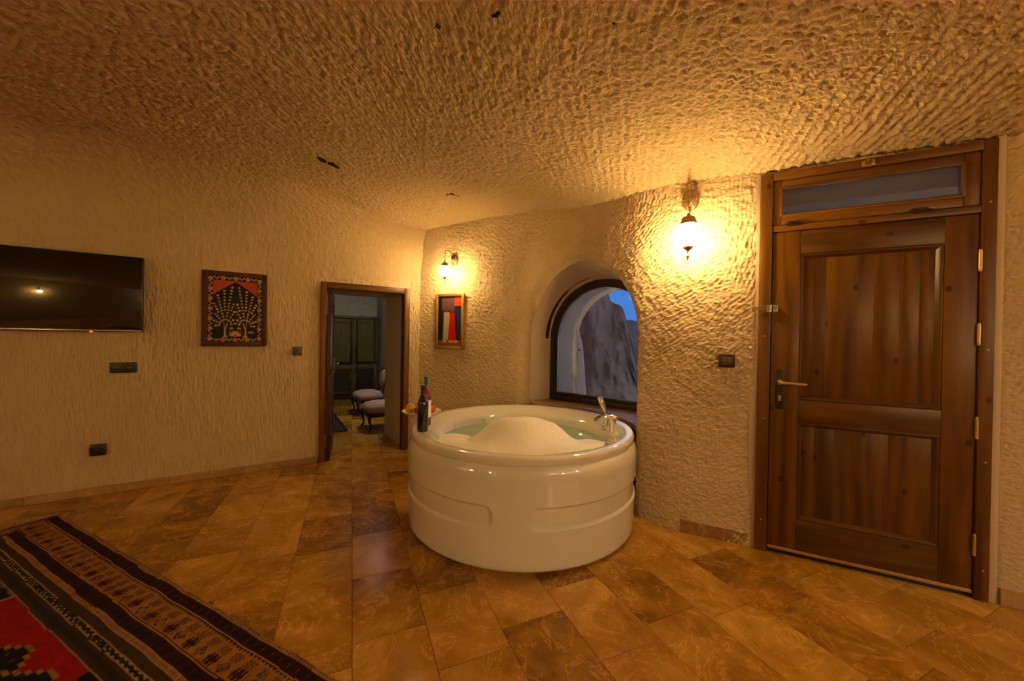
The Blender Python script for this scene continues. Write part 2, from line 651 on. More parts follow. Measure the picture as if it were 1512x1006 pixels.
TUB = np.array([0.084, 2.895])
BACK = -2.3
LEFT_X = -6.2
SF = (LEFT_X - J0[0]) / eL[0]
Fp = J0 + eL * SF


def PL(s, y, z=0.0):
    q = J0 + eL * s + nL * y
    return (q[0], q[1], z)


def PD(s, y, z=0.0):
    q = D0 + eD * s + nD * y
    return (q[0], q[1], z)


def PW(s, y, z=0.0):
    q = WC + eW * s + nW * y
    return (q[0], q[1], z)


STEP = 0.0080
knots = [Cc + (Cc - Aa) / np.linalg.norm(Cc - Aa) * 0.12, Cc, Aa, Bb, np.array([1.164, 2.612]), D0, D1, Ee]
pts = []
for a, b in zip(knots[:-1], knots[1:]):
    n = max(2, int(np.linalg.norm(b - a) / 0.005))
    pts += [a + (b - a) * k / n for k in range(n)]
pts.append(Ee)
pts = np.array(pts)
kern = np.exp(-0.5 * (np.arange(-36, 37) / 12.0) ** 2)
kern /= kern.sum()
pad = np.concatenate([np.repeat(pts[:1], 36, 0), pts, np.repeat(pts[-1:], 36, 0)])
sm = np.stack([np.convolve(pad[:, k], kern, 'valid') for k in range(2)], 1)
sm[0], sm[-1] = pts[0], pts[-1]
cum = np.concatenate([[0], np.cumsum(np.linalg.norm(np.diff(sm, axis=0), axis=1))])
S_R = np.arange(0, cum[-1], STEP)
PATH = np.stack([np.interp(S_R, cum, sm[:, k]) for k in range(2)], 1)


def path_s(p):
    return float(S_R[np.argmin(np.linalg.norm(PATH - np.array(p), axis=1))])


def path_at(s):
    return np.array([np.interp(s, S_R, PATH[:, k]) for k in range(2)])


sC, sA, sB, sD0, sD1 = [path_s(p) for p in (Cc, Aa, Bb, D0, D1)]
# height of the ceiling where it meets the window wall
HK = np.array([sC, (sC + sA) / 2, sA, (sA + sB) / 2, sB, sD0, sD1, S_R[-1]])
HV = np.array([2.56, 2.63, 2.65, 2.50, 2.45, 2.405, 2.405, 2.46])
samp = PATH[::12]
samph = np.interp(S_R[::12], HK, HV)


def ceil_h(x, y):
    num = np.zeros_like(x, float)
    den = np.zeros_like(x, float)
    dmin = np.full_like(x, 1e9, float)
    for p, h in zip(samp, samph):
        d2 = (x - p[0]) ** 2 + (y - p[1]) ** 2 + 0.004
        w = d2 ** -1.6
        num += w * h
        den += w
        dmin = np.minimum(dmin, d2)
    d = np.sqrt(dmin)
    return num / den + 0.09 * (1 - np.exp(-d / 0.9)) + 0.02 * np.sin(x * 1.1 + 0.4) * np.sin(y * 1.3)


# ------------------------------------------------------------------ ceiling (with the cove over the television wall)
ZT, RC = 1.72, 0.78
CS = 0.0095
s_ax = np.arange(SF - 0.1, 5.6, CS)
ph = np.linspace(0, PI / 2, 84)
d_cove = RC * (1 - np.cos(ph))
d_ax = np.concatenate([d_cove, np.arange(RC + CS, 6.6, CS)])
f_ax = np.concatenate([np.sin(ph), np.ones(len(d_ax) - len(ph))])
SS, DD = np.meshgrid(s_ax, d_ax, indexing='ij')
rcs = RC + (0.07 - RC) * sstep(-0.75, 0.85, s_ax)          # the cove tightens to a corner beside the window wall
DD = np.where(np.arange(len(d_ax))[None, :] < len(ph), DD * (rcs / RC)[:, None], DD - RC + rcs[:, None])
XX = J0[0] + eL[0] * SS - nL[0] * DD
YY = J0[1] + eL[1] * SS - nL[1] * DD
HH = ceil_h(XX, YY)
ZZ = ZT + (HH - ZT) * f_ax[None, :]
P = np.stack([XX, YY, ZZ], -1)
arc = np.concatenate([[0], np.cumsum(np.hypot(np.diff(d_ax), np.diff(f_ax) * 0.88))])
AA = np.broadcast_to(arc[None, :], SS.shape)
gd = -0.72
bq = (-math.sin(gd) * SS + math.cos(gd) * AA); aq = (math.cos(gd) * SS + math.sin(gd) * AA)
right = sstep(-0.4, 1.6, XX)
stip = fbm(SS / 0.022, AA / 0.022, 11, 2) - 0.5
pk = pick(SS, AA, gd, 0.031, 0.050, 21, 0.09, 1.0)
pk2 = pick(SS, AA, gd + 0.5, 0.028, 0.024, 27, 0.10)
wave = fbm(SS / 0.9, AA / 0.9, 41, 3) - 0.5
left_s = chisel(SS, AA, PI / 2, 0.09, 0.03, 61)
cove = 1 - sstep(0.5, 1.1, AA)
disp = wave * 0.05 + (1 - cove) * (stip * (0.017 - 0.005 * right) + pk2 * 0.007 * (1 - 0.6 * right) + pk * (0.002 + 0.0115 * right)) + cove * (left_s * 0.003 + stip * 0.006)
lintel = sstep(0.10, 0.0, np.abs(ZZ - 1.895)) * sstep(-0.06, 0.0, SS) * sstep(0.96, 0.90, SS) * (DD < 0.3)
disp = disp + lintel * (fbm(SS / 0.05, ZZ / 0.05, 47, 3) - 0.30) * 0.05
N = grid_normals(P)
N *= np.sign(N[..., 2:3] + 1e-9)
keepz = (f_ax < 0.5)[None, :, None]
P = P + N * (disp * sstep(0.0, 0.12, AA))[..., None]
poly = [Cc + eL * 0.0, Aa, Bb, np.array([1.164, 2.612]), D0, D1, Ee, np.array([Ee[0], BACK]), np.array([LEFT_X, BACK]), Fp]


def inside(x, y, poly, grow=0.0):
    r = np.zeros(np.shape(x), bool)
    n = len(poly)
    for i in range(n):
        (x0, y0), (x1, y1) = poly[i], poly[(i + 1) % n]
        if y0 == y1:
            continue
        c = ((y0 > y) != (y1 > y)) & (x < (x1 - x0) * (y - y0) / (y1 - y0) + x0)
        r ^= c
    if grow:
        for i in range(n):
            a, b = np.array(poly[i]), np.array(poly[(i + 1) % n])
            e = b - a
            t = np.clip(((x - a[0]) * e[0] + (y - a[1]) * e[1]) / (e @ e), 0, 1)
            r |= np.hypot(x - a[0] - t * e[0], y - a[1] - t * e[1]) < grow
    return r


ins = inside(XX, YY, poly, 0.10)
keep = ins[:-1, :-1] & ins[1:, 1:]
keep |= (DD[:-1, :-1] < 0.3) & (SS[:-1, :-1] < np.dot(Cc - J0, eL) + 0.1)
keep &= ~((SS[:-1, :-1] > 0.02) & (SS[:-1, :-1] < 0.88) & (ZZ[:-1, :-1] < 1.85))
ceiling = grid_mesh('ceiling', P, M['ceiling'], keep, np.stack([SS, AA + ZT], -1))
tag(ceiling, 'low hewn stone ceiling with rows of pick marks', kind='structure')

# ------------------------------------------------------------------ television wall
s_ax = np.arange(SF - 0.05, np.dot(Cc - J0, eL) + 0.12, 0.0095)
z_ax = np.linspace(0, ZT, 180)
SS, Z2 = np.meshgrid(s_ax, z_ax, indexing='ij')
str1 = chisel(SS, Z2, PI / 2, 0.08, 0.021, 71)
bl = fbm(SS / 0.05, Z2 / 0.05, 75, 2) - 0.5
wav = fbm(SS / 0.8, Z2 / 0.8, 77, 3) - 0.5
fade = sstep(ZT, ZT - 0.10, Z2) * sstep(0.0, 0.06, Z2)
edge = np.minimum(np.minimum(np.abs(SS - 0.45) - 0.455, 9), 9)
disp = (str1 * 0.0035 + bl * 0.005) + wav * 0.02
disp = (disp - 0.004) * fade
broken = sstep(0.12, 0.0, np.abs(SS - 0.93)) + 0.5 * sstep(0.08, 0.0, np.abs(SS + 0.02))
disp = disp + broken * (fbm(SS / 0.06, Z2 / 0.06, 79, 3) - 0.32) * 0.035 * sstep(0, .1, Z2)
ys = disp
P = np.stack([J0[0] + eL[0] * SS + nL[0] * ys, J0[1] + eL[1] * SS + nL[1] * ys, Z2], -1)
cs = (SS[:-1, :-1] + SS[1:, 1:]) / 2
cz = (Z2[:-1, :-1] + Z2[1:, 1:]) / 2
keep = ~((cs > 0.02) & (cs < 0.88) & (cz < 1.85))
wl = grid_mesh('wall_left', P, M['wall_left'], keep, np.stack([SS, Z2], -1))
tag(wl, 'beige stone wall with fine upright tool marks', kind='structure')

# ------------------------------------------------------------------ window and entrance wall
sAC, AR, AZ = (sA + sB) / 2 - 0.01, (sB - sA) / 2 + 0.005, 1.345
s_ax = S_R
hs = ceil_h(PATH[:, 0], PATH[:, 1]) + 0.10
nz = 332
v_ax = np.linspace(0, 1, nz)
SS = np.broadcast_to(S_R[:, None], (len(S_R), nz)).copy()
Z2 = hs[:, None] * v_ax[None, :]


def arch_d(s, z):
    return np.where(z > AZ, np.hypot(s - sAC, z - AZ) - AR, np.abs(s - sAC) - AR)


dd = arch_d(SS, Z2)
cs = (SS[:-1, :-1] + SS[1:, 1:]) / 2
cz = (Z2[:-1, :-1] + Z2[1:, 1:]) / 2
keep = arch_d(cs, cz) > 0
keep &= ~((cs > sD0 + 0.03) & (cs < sD1 - 0.03) & (cz < 2.36))
# pull the rim of the hole onto the arch
m = dd < 0.004
ang = np.arctan2(Z2 - AZ, SS - sAC)
ns = np.where(Z2 > AZ, sAC + AR * np.cos(ang), sAC + np.sign(SS - sAC) * AR)
nzz = np.where(Z2 > AZ, AZ + AR * np.sin(ang), Z2)
near = m & (dd > -0.03)
SS2 = np.where(near, ns, SS)
Z2 = np.where(near, nzz, Z2)
dd = arch_d(SS2, Z2)
px = np.interp(SS2, S_R, PATH[:, 0])
py = np.interp(SS2, S_R, PATH[:, 1])
tx = np.interp(SS2, S_R, np.gradient(PATH[:, 0], S_R))
ty = np.interp(SS2, S_R, np.gradient(PATH[:, 1], S_R))
tl = np.hypot(tx, ty)
nx, ny = -ty / tl, tx / tl                       # out of the room
rw = np.where(SS2 < sAC, 0.14, 0.05)
rd = np.where(SS2 < sAC, 0.06, 0.03)
rnd = rd * (1 - sstep(0, 1, np.clip(dd, 0, 9) / rw))
c1 = pick(SS2, Z2, -0.60, 0.026, 0.048, 101)
c2 = pick(SS2, Z2, -0.95, 0.026, 0.048, 105)
c3 = pick(SS2, Z2, -0.15, 0.026, 0.046, 109)
wm = fbm(SS2 / 0.7, Z2 / 0.7, 115, 2)
mixa = sstep(0.40, 0.56, wm)
mixb = sstep(0.52, 0.66, fbm(SS2 / 0.6 + 7, Z2 / 0.6, 119, 2))
ch = (c1 * mixa + c2 * (1 - mixa)) * (1 - mixb) + c3 * mixb
bl = fbm(SS2 / 0.022, Z2 / 0.022, 121, 2) - 0.5
smooth_l = 1 - 0.9 * sstep(0.26, 0.05, dd) * (SS2 < sAC)
low = 0.55 + 0.45 * sstep(0.5, 1.2, Z2)
past = np.where(SS2 > sD1, 0.75, 1.0)
jamb = sstep(0.0, 0.05, np.minimum(np.abs(SS2 - sD0), np.abs(SS2 - sD1)))
inner = ((SS2 > sD0) & (SS2 < sD1))
amp = smooth_l * low * past * np.where(inner, 0.0, jamb)
wav = fbm(SS2 / 0.7, Z2 / 0.7, 131, 3) - 0.5
ys = ch * 0.020 * amp + bl * 0.009 * amp + wav * 0.03 * smooth_l * np.where(inner, 0, jamb) + rnd
ys = ys - 0.012 * np.where(inner, 0, 1) * jamb
P = np.stack([px + nx * ys, py + ny * ys, Z2], -1)
wr_ = grid_mesh('wall_right', P, M['wall_right'], keep, np.stack([SS2, Z2], -1))
tag(wr_, 'rough hewn stone wall with arched window niche and entrance', kind='structure')

# reveal of the window niche: from the arch in the wall to the window frame
nA = 40
rows = []
tt = list(np.linspace(0, 1, 14)) + [1 + k / nA for k in range(1, nA)] + list(np.linspace(2, 3, 14))
for step in np.linspace(0, 1, 15):
    row = []
    for t in tt:
        if t <= 1:
            cs_, h = -1.0, None
            fz, bz = AZ * t, WZ * t
            fs, bs = -1.0, -1.0
        elif t < 2:
            a = PI - PI * (t - 1)
            fs, bs = math.cos(a), math.cos(a)
            fz, bz = AZ + AR * math.sin(a), WZ + WR * math.sin(a)
        else:
            fs, bs = 1.0, 1.0
            fz, bz = AZ * (3 - t), WZ * (3 - t)
        s_ = sAC + AR * fs
        p = path_at(s_)
        i = min(len(S_R) - 1, int(s_ / STEP))
        tg = np.array([np.interp(s_, S_R, np.gradient(PATH[:, k], S_R)) for k in range(2)])
        tg /= np.linalg.norm(tg)
        p = p + np.array([-tg[1], tg[0]]) * (0.045 if fs < 0 else 0.015)
        q = WC + eW * WR * bs
        row.append([*(p * (1 - step) + q * step), fz * (1 - step) + bz * step])
    rows.append(row)
P = np.array(rows)
uvx = np.broadcast_to(np.linspace(0, .5, 15)[:, None], P.shape[:2])
uvy = np.broadcast_to(np.linspace(0, 4.4, len(tt))[None, :], P.shape[:2])
wob = (fbm(uvx * 5, uvy * 5, 141, 3) - 0.5) * 0.02 * np.sin(np.linspace(0, PI, 15))[:, None]
P = P + grid_normals(P) * wob[..., None]
rv = grid_mesh('wall_window_reveal', P, M['plaster'], None, np.stack([uvx, uvy], -1))
tag(rv, 'smooth plastered reveal of the arched window niche', kind='structure')
mb = MB()
mb.box(-WR - 0.02, WR + 0.02, 0.02, 0.12, 0, WB - 0.045)
o = mb.build('wall_below_window', M['plaster'])
o.location = (WC[0], WC[1], 0)
o.rotation_euler.z = RZW
tag(o, 'low plastered wall under the arched window', kind='structure')

# marble sill that follows the round tub
arcp = [tuple(TUB + 0.882 * np.array([math.cos(a), math.sin(a)])) for a in np.linspace(math.radians(-3), math.radians(80), 30)]
pl_ = [tuple(Aa + np.array([0.02, 0.03])), tuple(W0 + nW * 0.02), tuple(W0 + eW * 2 * WR + nW * 0.02), tuple(Bb + np.array([0.02, 0.045]))] + arcp
pl_ = pl_[::-1]
mb = MB()
mb.slab(pl_, WB - 0.04, WB - 0.002)
o = mb.build('window_sill', M['skirting'], None, 0.004)
tag(o, 'brown marble sill under the arched window, cut round the tub', kind='structure')

# plain walls out of the picture
def sheet(name, a, b, h, mat, label, seed):
    a, b = np.array(a, float), np.array(b, float)
    L = np.linalg.norm(b - a)
    e = (b - a) / L
    u, v = np.meshgrid(np.arange(0, L + 0.03, 0.03), np.arange(0, h + 0.03, 0.03), indexing='ij')
    y = (fbm(u / 0.06, v / 0.06, seed, 3) - 0.5) * 0.02 + (fbm(u, v, seed + 5, 2) - 0.5) * 0.04
    P = np.stack([a[0] + e[0] * u - e[1] * y, a[1] + e[1] * u + e[0] * y, v], -1)
    o = grid_mesh(name, P, mat, None, np.stack([u, v], -1))
    return tag(o, label, kind='structure')


sheet('wall_back', (LEFT_X - 0.1, BACK), (Ee[0] + 0.1, BACK), 2.95, M['wall_left'], 'hewn stone wall opposite the television', 201)
sheet('wall_end_left', (LEFT_X, BACK - 0.1), tuple(Fp + np.array([0, 0.1])), 2.95, M['wall_left'], 'hewn stone end wall past the television', 211)
sheet('wall_end_right', (Ee[0], BACK - 0.1), tuple(Ee + np.array([0, 0.1])), 2.95, M['wall_left'], 'hewn stone end wall past the entrance door', 221)

# ------------------------------------------------------------------ passage and the room behind the inner doorway
TH = 0.85
FW, FL_, FR_, FY = 4.45, -2.4, 1.52, 0.0
def flat(name, a, b, z0, z1, mat, label, seed, amp=0.015):
    a, b = np.array(a[:2], float), np.array(b[:2], float)
    L = np.linalg.norm(b - a)
    e = (b - a) / L
    nu, nv = max(2, int(L / 0.03)), max(2, int((z1 - z0) / 0.03))
    u, v = np.meshgrid(np.linspace(0, L, nu), np.linspace(z0, z1, nv), indexing='ij')
    y = (fbm(u / 0.07, v / 0.07, seed, 3) - 0.5) * amp
    P = np.stack([a[0] + e[0] * u - e[1] * y, a[1] + e[1] * u + e[0] * y, v], -1)
    return tag(grid_mesh(name, P, mat, None, np.stack([u, v], -1)), label, kind='structure')


flat('wall_passage_right', PL(0.90, 0.02), PL(0.865, TH), 0, 2.0, M['plaster'], 'plastered side of the inner doorway beside the chairs', 301, 0.006)
flat('wall_passage_left', PL(-0.02, 0.02), PL(-0.04, TH), 0, 2.0, M['plaster'], 'plastered side of the inner doorway behind the open door', 303, 0.006)
flat('wall_far', PL(FL_, FW), PL(FR_ + 0.05, FW), 0, 2.5, M['far_wall'], 'rough pale stone wall behind the olive wardrobe', 305, 0.05)
flat('wall_far_right', PL(FR_, TH - 0.02), PL(FR_ + 0.04, FW + 0.05), 0, 2.5, M['far_wall'], 'pale wall of the sitting room behind the chairs', 307, 0.012)
flat('wall_far_left', PL(FL_, TH - 0.02), PL(FL_, FW + 0.05), 0, 2.5, M['far_wall'], 'pale wall of the sitting room behind the open door', 309, 0.03)
flat('wall_far_front', PL(0.865, TH), PL(FR_ + 0.05, TH), 0, 2.5, M['far_wall'], 'sitting room side of the wall past the doorway', 311)
flat('wall_far_entry', PL(FL_ - 0.05, TH), PL(-0.04, TH), 0, 2.5, M['far_wall'], 'sitting room side of the television wall', 313)
mb = MB()
mb.slab([PL(-0.06, 0.0)[:2], PL(0.93, 0.0)[:2], PL(0.90, TH + 0.01)[:2], PL(-0.06, TH + 0.01)[:2]], 1.84, 2.5)
tag(mb.build('ceiling_passage', M['plaster']), 'plastered soffit of the inner doorway', kind='structure')
mb = MB()
mb.slab([PL(FL_ - 0.1, TH - 0.05)[:2], PL(FR_ + 0.1, TH - 0.05)[:2], PL(FR_ + 0.1, FW + 0.1)[:2], PL(FL_ - 0.1, FW + 0.1)[:2]], 2.45, 2.55)
tag(mb.build('ceiling_sitting_room', M['far_wall']), 'pale ceiling of the sitting room', kind='structure')

# ------------------------------------------------------------------ floor of marble tiles
mb = MB()
allp = [tuple(Cc), tuple(Aa), tuple(W0), tuple(W0 + eW * 2 * WR), tuple(Bb), tuple(D0), tuple(D0 + nD * 0.12), tuple(D1 + nD * 0.12), tuple(D1), tuple(Ee), (Ee[0], BACK), (LEFT_X, BACK), tuple(Fp)]
mb.slab(allp[::-1], -0.05, -0.003)
mb.slab([PL(-0.06, -0.02)[:2], PL(0.93, -0.02)[:2], PL(0.9, TH)[:2], PL(FR_ + 0.05, TH)[:2], PL(FR_ + 0.05, FW)[:2], PL(FL_, FW)[:2], PL(FL_, TH)[:2], PL(-0.06, TH)[:2]], -0.05, -0.0035)
floor = mb.build('floor', M['grout'], None, 0, 2, 30)
tag(floor, 'polished brown and gold marble tile floor laid in staggered rows', kind='structure')
gT = np.array([-0.395, 0.919])
gT /= np.linalg.norm(gT)
cT = np.array([gT[1], -gT[0]])
RZT = math.atan2(cT[1], cT[0])
TW, TLn = 0.313, 0.466
mb = MB()
mb.box(-TW / 2 + 0.0010, TW / 2 - 0.0010, -TLn / 2 + 0.0010, TLn / 2 - 0.0010, -0.012, 0)
tile_me = mb.mesh('tile', 0.0012, 1)
tile_me.materials.append(M['tile'])
far_poly = [PL(FL_, TH)[:2], PL(-0.04, TH)[:2], PL(-0.03, -0.05)[:2], PL(0.91, -0.05)[:2], PL(0.87, TH)[:2], PL(FR_, TH)[:2], PL(FR_, FW)[:2], PL(FL_, FW)[:2]]
off = {1: 1.453, 2: 1.556, 0: 1.25, 3: 1.71, -1: 1.60, 4: 1.33}
rt = random.Random(3)
spots = []
for r in range(-24, 26):
    o0 = off.get(r, 1.3 + rt.random() * TLn)
    for k in range(-22, 24):
        c = cT * (0.017 + (r + 0.5) * TW) + gT * (o0 + (k + 0.5) * TLn)
        crn = [c + cT * sx * TW * 0.46 + gT * sy * TLn * 0.46 for sx in (-1, 0, 1) for sy in (-1, 0, 1)]
        hit = any(inside(np.array(q[0]), np.array(q[1]), allp) or inside(np.array(q[0]), np.array(q[1]), far_poly) for q in crn)
        if not hit:
            continue
        cc_ = RN.T @ (np.array([c[0], c[1], 0]) - CAM)
        sx, sy = (756 + F * cc_[0] / -cc_[2], 503 - F * cc_[1] / -cc_[2]) if cc_[2] < -0.2 else (-9999, -9999)
        vis = -130 < sx < 1650 and 0 < sy < 1130
        spots.append((0 if vis else 1, np.hypot(*c), c))
spots.sort(key=lambda q: (q[0], q[1]))
rest = MB()
for i, (nv, d, c) in enumerate(spots):
    flip = PI if rt.random() < 0.5 else 0.0
    if not nv and i < 300:
        o = bpy.data.objects.new('tile', tile_me)
        COL.objects.link(o)
        o.parent = floor
        o.location = (c[0], c[1], (rt.random() - 0.5) * 0.0008)
        o.rotation_euler = (0, 0, RZT + flip)
    else:
        Mt = Matrix.Translation((c[0], c[1], 0)) @ Matrix.Rotation(RZT, 4, 'Z')
        rest.box(-TW / 2 + 0.001, TW / 2 - 0.001, -TLn / 2 + 0.001, TLn / 2 - 0.001, -0.012, 0, Mt)
if rest.f:
    o = rest.build('tile_rest', M['tile'], floor)
    o['kind'] = 'stuff'

# ------------------------------------------------------------------ marble skirting
def skirting(name, runs, label):
    root = empty(name, (0, 0, 0))
    tag(root, label, kind='structure')
    for a, b, out, h in runs:
        a, b = np.array(a[:2]), np.array(b[:2])
        L = np.linalg.norm(b - a)
        e = (b - a) / L
        n = max(1, round(L / 0.47))
        for k in range(n):
            mb = MB()
            mb.box(0.001, L / n - 0.001, -out, 0.03, 0.0, h)
            o = mb.build('skirting_stone', M['skirting'], root, 0.002, 1)
            q = a + e * L / n * k
            o.location = (q[0], q[1], 0.0006)
            o.rotation_euler.z = math.atan2(e[1], e[0])
    return root


skirting('baseboard_left', [(PL(SF + 0.05, 0), PL(-0.02, 0), 0.022, 0.062)], 'narrow tan marble skirting along the television wall')
skirting('baseboard_right', [(tuple(np.array([1.19, 2.592])), tuple(D0 - eD * 0.045), 0.020, 0.085),
                             (tuple(D1 + eD * 0.035), tuple(Ee - eD * 0.1), 0.030, 0.085)], 'tan marble skirting beside the entrance door')

# dark cracks and pits in the ceiling
def on_ceiling(x, y):
    d = ray(x, y)
    t = 1.0
    for _ in range(40):
        q = CAM + d * t
        t += 0.6 * (float(ceil_h(np.array([q[0]]), np.array([q[1]]))[0]) - q[2]) / d[2]
    return CAM + d * t


M['dark_fill'] = plain('dark_hollow', (0.012, 0.008, 0.005), 0.95)  # dark colour of the crack and pit marks
rk = random.Random(11)
for pts_ in (((469, 233), (476, 237), (482, 239)), ((484, 241), (492, 243), (500, 248)), ((659, 287), (666, 285), (678, 289)), ((726, 22), (734, 19), (739, 16)), ((644, 37), (650, 41)), ((903, 30), (908, 34)), ((1270, 191), (1275, 194))):
    w3 = [on_ceiling(*p) for p in pts_]
    mb = MB()
    rr = [0.006 if k in (0, len(w3) - 1) else 0.010 for k in range(len(w3))]
    mb.tube([(q[0], q[1], 0) for q in w3], rr, 7)
    z0 = float(np.mean([q[2] for q in w3]))
    o = mb.build('dark_crack', M['dark_fill'], ceiling)
    o.location.z = z0
    o.scale.z = 1.6

# ================================================================== entrance door
door = empty('door_1', (D0[0], D0[1], 0), RZD)
tag(door, 'stained pine entrance door with two board panels under a glazed transom', kind='structure')
FWd, FHt = 1.005, 2.384
def dbox(name, x0, x1, z0, z1, y0, y1, mat, bevel=0.004, parent=door):
    mb = MB()
    mb.box(x0, x1, y0, y1, z0, z1)
    return mb.build(name, M[mat], parent, bevel, 2)


dbox('jamb', -0.01, 0.052, 0.0, FHt, -0.035, 0.10, 'frame')
dbox('jamb', 0.950, FWd - 0.003, 0.0, FHt, -0.035, 0.10, 'frame')
dbox('frame_head', 0.052, 0.950, 2.335, FHt, -0.035, 0.10, 'frame_h')
dbox('transom_bar', 0.052, 0.950, 2.012, 2.050, -0.030, 0.10, 'frame_h')
# dark rebate behind the leaf edges
dbox('rebate', 0.045, 0.955, 0.0, 2.012, 0.045, 0.09, 'dark_wood', 0.002)
# transom sash
dbox('sash_stile', 0.056, 0.098, 2.054, 2.331, -0.022, 0.03, 'frame')
dbox('sash_stile', 0.884, 0.946, 2.054, 2.331, -0.022, 0.03, 'frame')
dbox('sash_rail', 0.098, 0.884, 2.054, 2.112, -0.022, 0.03, 'frame_h')
dbox('sash_rail', 0.098, 0.884, 2.280, 2.331, -0.022, 0.03, 'frame_h')
for (x0, x1, z0, z1, m_) in ((0.090, 0.104, 2.104, 2.290, 'frame'), (0.878, 0.892, 2.104, 2.290, 'frame'), (0.104, 0.878, 2.104, 2.118, 'frame_h'), (0.104, 0.878, 2.274, 2.288, 'frame_h')):
    dbox('glazing_bead', x0, x1, z0, z1, -0.029, -0.010, m_, 0.004)
dbox('transom_pane', 0.100, 0.882, 2.114, 2.278, 0.002, 0.006, 'frosted', 0)
for x in (0.16, 0.72):
    mb = MB()
    mb.tube([(x - 0.045, -0.036, 2.052), (x + 0.045, -0.036, 2.052)], 0.006, 8)
    mb.box(x - 0.03, x + 0.03, -0.036, -0.028, 2.040, 2.070)
    mb.build('transom_hinge', M['dark_bronze'], door)
# number plate
mb = MB()
mb.prism([(0.468, 2.338), (0.526, 2.338), (0.526, 2.372), (0.508, 2.372), (0.497, 2.380), (0.486, 2.372), (0.468, 2.366)], -0.042, -0.034)
pl8 = mb.build('number_plate', M['brass'], door, 0.0015)
pl8['label'] = 'small worn brass number plate'
fc = bpy.data.curves.new('digits', 'FONT')
fc.body = '10'
fc.size = 0.036
fc.extrude = 0.0015
fo = bpy.data.objects.new('digits_tmp', fc)
COL.objects.link(fo)
dg = bpy.context.evaluated_depsgraph_get()
fm = bpy.data.meshes.new_from_object(fo.evaluated_get(dg))
bpy.data.objects.remove(fo)
fm.transform(Matrix.Translation((0.478, -0.0435, 2.342)) @ Matrix.Rotation(PI / 2, 4, 'X'))
dgo = link_mesh('digits', fm, M['dark_bronze'], pl8, 30)

# the leaf
LY0, LY1 = -0.022, 0.020
leaf_x0, leaf_x1, leaf_z0, leaf_z1 = 0.0575, 0.945, 0.045, 2.008
sx0, sx1 = 0.200, 0.820
dbox('stile', leaf_x0, sx0, leaf_z0, leaf_z1, LY0, LY1, 'door', 0.003)
dbox('stile', sx1, leaf_x1, leaf_z0, leaf_z1, LY0, LY1, 'door', 0.003)
dbox('top_rail', sx0, sx1, 1.866, leaf_z1, LY0, LY1, 'door_h', 0.003)
dbox('lock_rail', sx0, sx1, 0.832, 0.970, LY0, LY1, 'door_h', 0.003)
dbox('bottom_rail', sx0, sx1, leaf_z0, 0.231, LY0, LY1, 'door_h', 0.003)


def moulding(z0, z1):
    """sloping ovolo strips round a panel, mitred"""
    w, d0, d1 = 0.028, LY0, 0.004
    x0, x1 = sx0, sx1
    outer = [(x0, z0), (x1, z0), (x1, z1), (x0, z1)]
    inner = [(x0 + w, z0 + w), (x1 - w, z0 + w), (x1 - w, z1 - w), (x0 + w, z1 - w)]
    for k in range(4):
        k2 = (k + 1) % 4
        rows = []
        for t in np.linspace(0, 1, 6):
            dy = d0 + 0.002 + (d1 - d0) * (1 - math.cos(t * PI / 2)) + (0.004 if t == 0 else 0)
            a = np.array(outer[k]) * (1 - t) + np.array(inner[k]) * t
            b = np.array(outer[k2]) * (1 - t) + np.array(inner[k2]) * t
            rows.append([(a[0], dy, a[1]), (b[0], dy, b[1])])
        mb = MB()
        for r0, r1 in zip(rows[:-1], rows[1:]):
            mb.band(r0, r1)
        mb.build('panel_moulding', M['door_h' if k % 2 == 0 else 'door'], door, 0, 2, 60)


for z0, z1 in ((0.970, 1.866), (0.231, 0.832)):
    moulding(z0, z1)
    xs = [sx0 + 0.012, 0.268, 0.330, 0.545, 0.655, 0.735, sx1 - 0.012] if z0 > 0.5 else [sx0 + 0.012, 0.285, 0.378, 0.620, sx1 - 0.012]
    for a, b in zip(xs[:-1], xs[1:]):
        dbox('panel_board', a + 0.0002, b - 0.0002, z0 - 0.01, z1 + 0.01, 0.003, 0.016, 'door', 0.0004)
# draught strip and gap
dbox('draught_strip', leaf_x0, leaf_x1, 0.028, 0.046, -0.026, 0.014, 'brass', 0.002)
dbox('threshold_gap', 0.05, 0.952, 0.0, 0.020, -0.002, 0.06, 'black', 0.001)
for z in (1.764, 1.380, 0.893, 0.284):
    mb = MB()
    mb.tube([(0.9475, -0.029, z - 0.05), (0.9475, -0.029, z + 0.05)], 0.0075, 10)
    mb.ball((0.9475, -0.029, z + 0.053), 0.007, 10, 6)
    mb.ball((0.9475, -0.029, z - 0.053), 0.007, 10, 6)
    mb.build('hinge', M['brass'], door)
# handle
mb = MB()
mb.prism([(0.085, 0.907), (0.126, 0.907), (0.126, 1.140), (0.118, 1.152), (0.1055, 1.160), (0.093, 1.152), (0.085, 1.140)], -0.030, -0.021)
hp = mb.build('handle_plate', M['dark_bronze'], door, 0.0025)
mb = MB()
mb.tube([(0.1055, -0.028, 1.074), (0.1055, -0.075, 1.074), (0.112, -0.080, 1.074), (0.17, -0.080, 1.073), (0.205, -0.080, 1.071), (0.232, -0.079, 1.072)], [0.010, 0.010, 0.0095, 0.008, 0.010, 0.006], 12)
mb.lathe([(0.016, 0), (0.016, 0.006), (0.011, 0.010)], 16, Matrix.Translation((0.1055, -0.030, 1.074)) @ Matrix.Rotation(PI / 2, 4, 'X'))
mb.build('lever', M['brass'], hp)
mb = MB()
mb.lathe([(0.009, 0), (0.009, 0.006)], 16, Matrix.Translation((0.1055, -0.029, 0.985)) @ Matrix.Rotation(PI / 2, 4, 'X'))
mb.box(0.0995, 0.1115, -0.034, -0.029, 0.960, 0.985)
mb.build('lock_cylinder', M['silver'], hp)
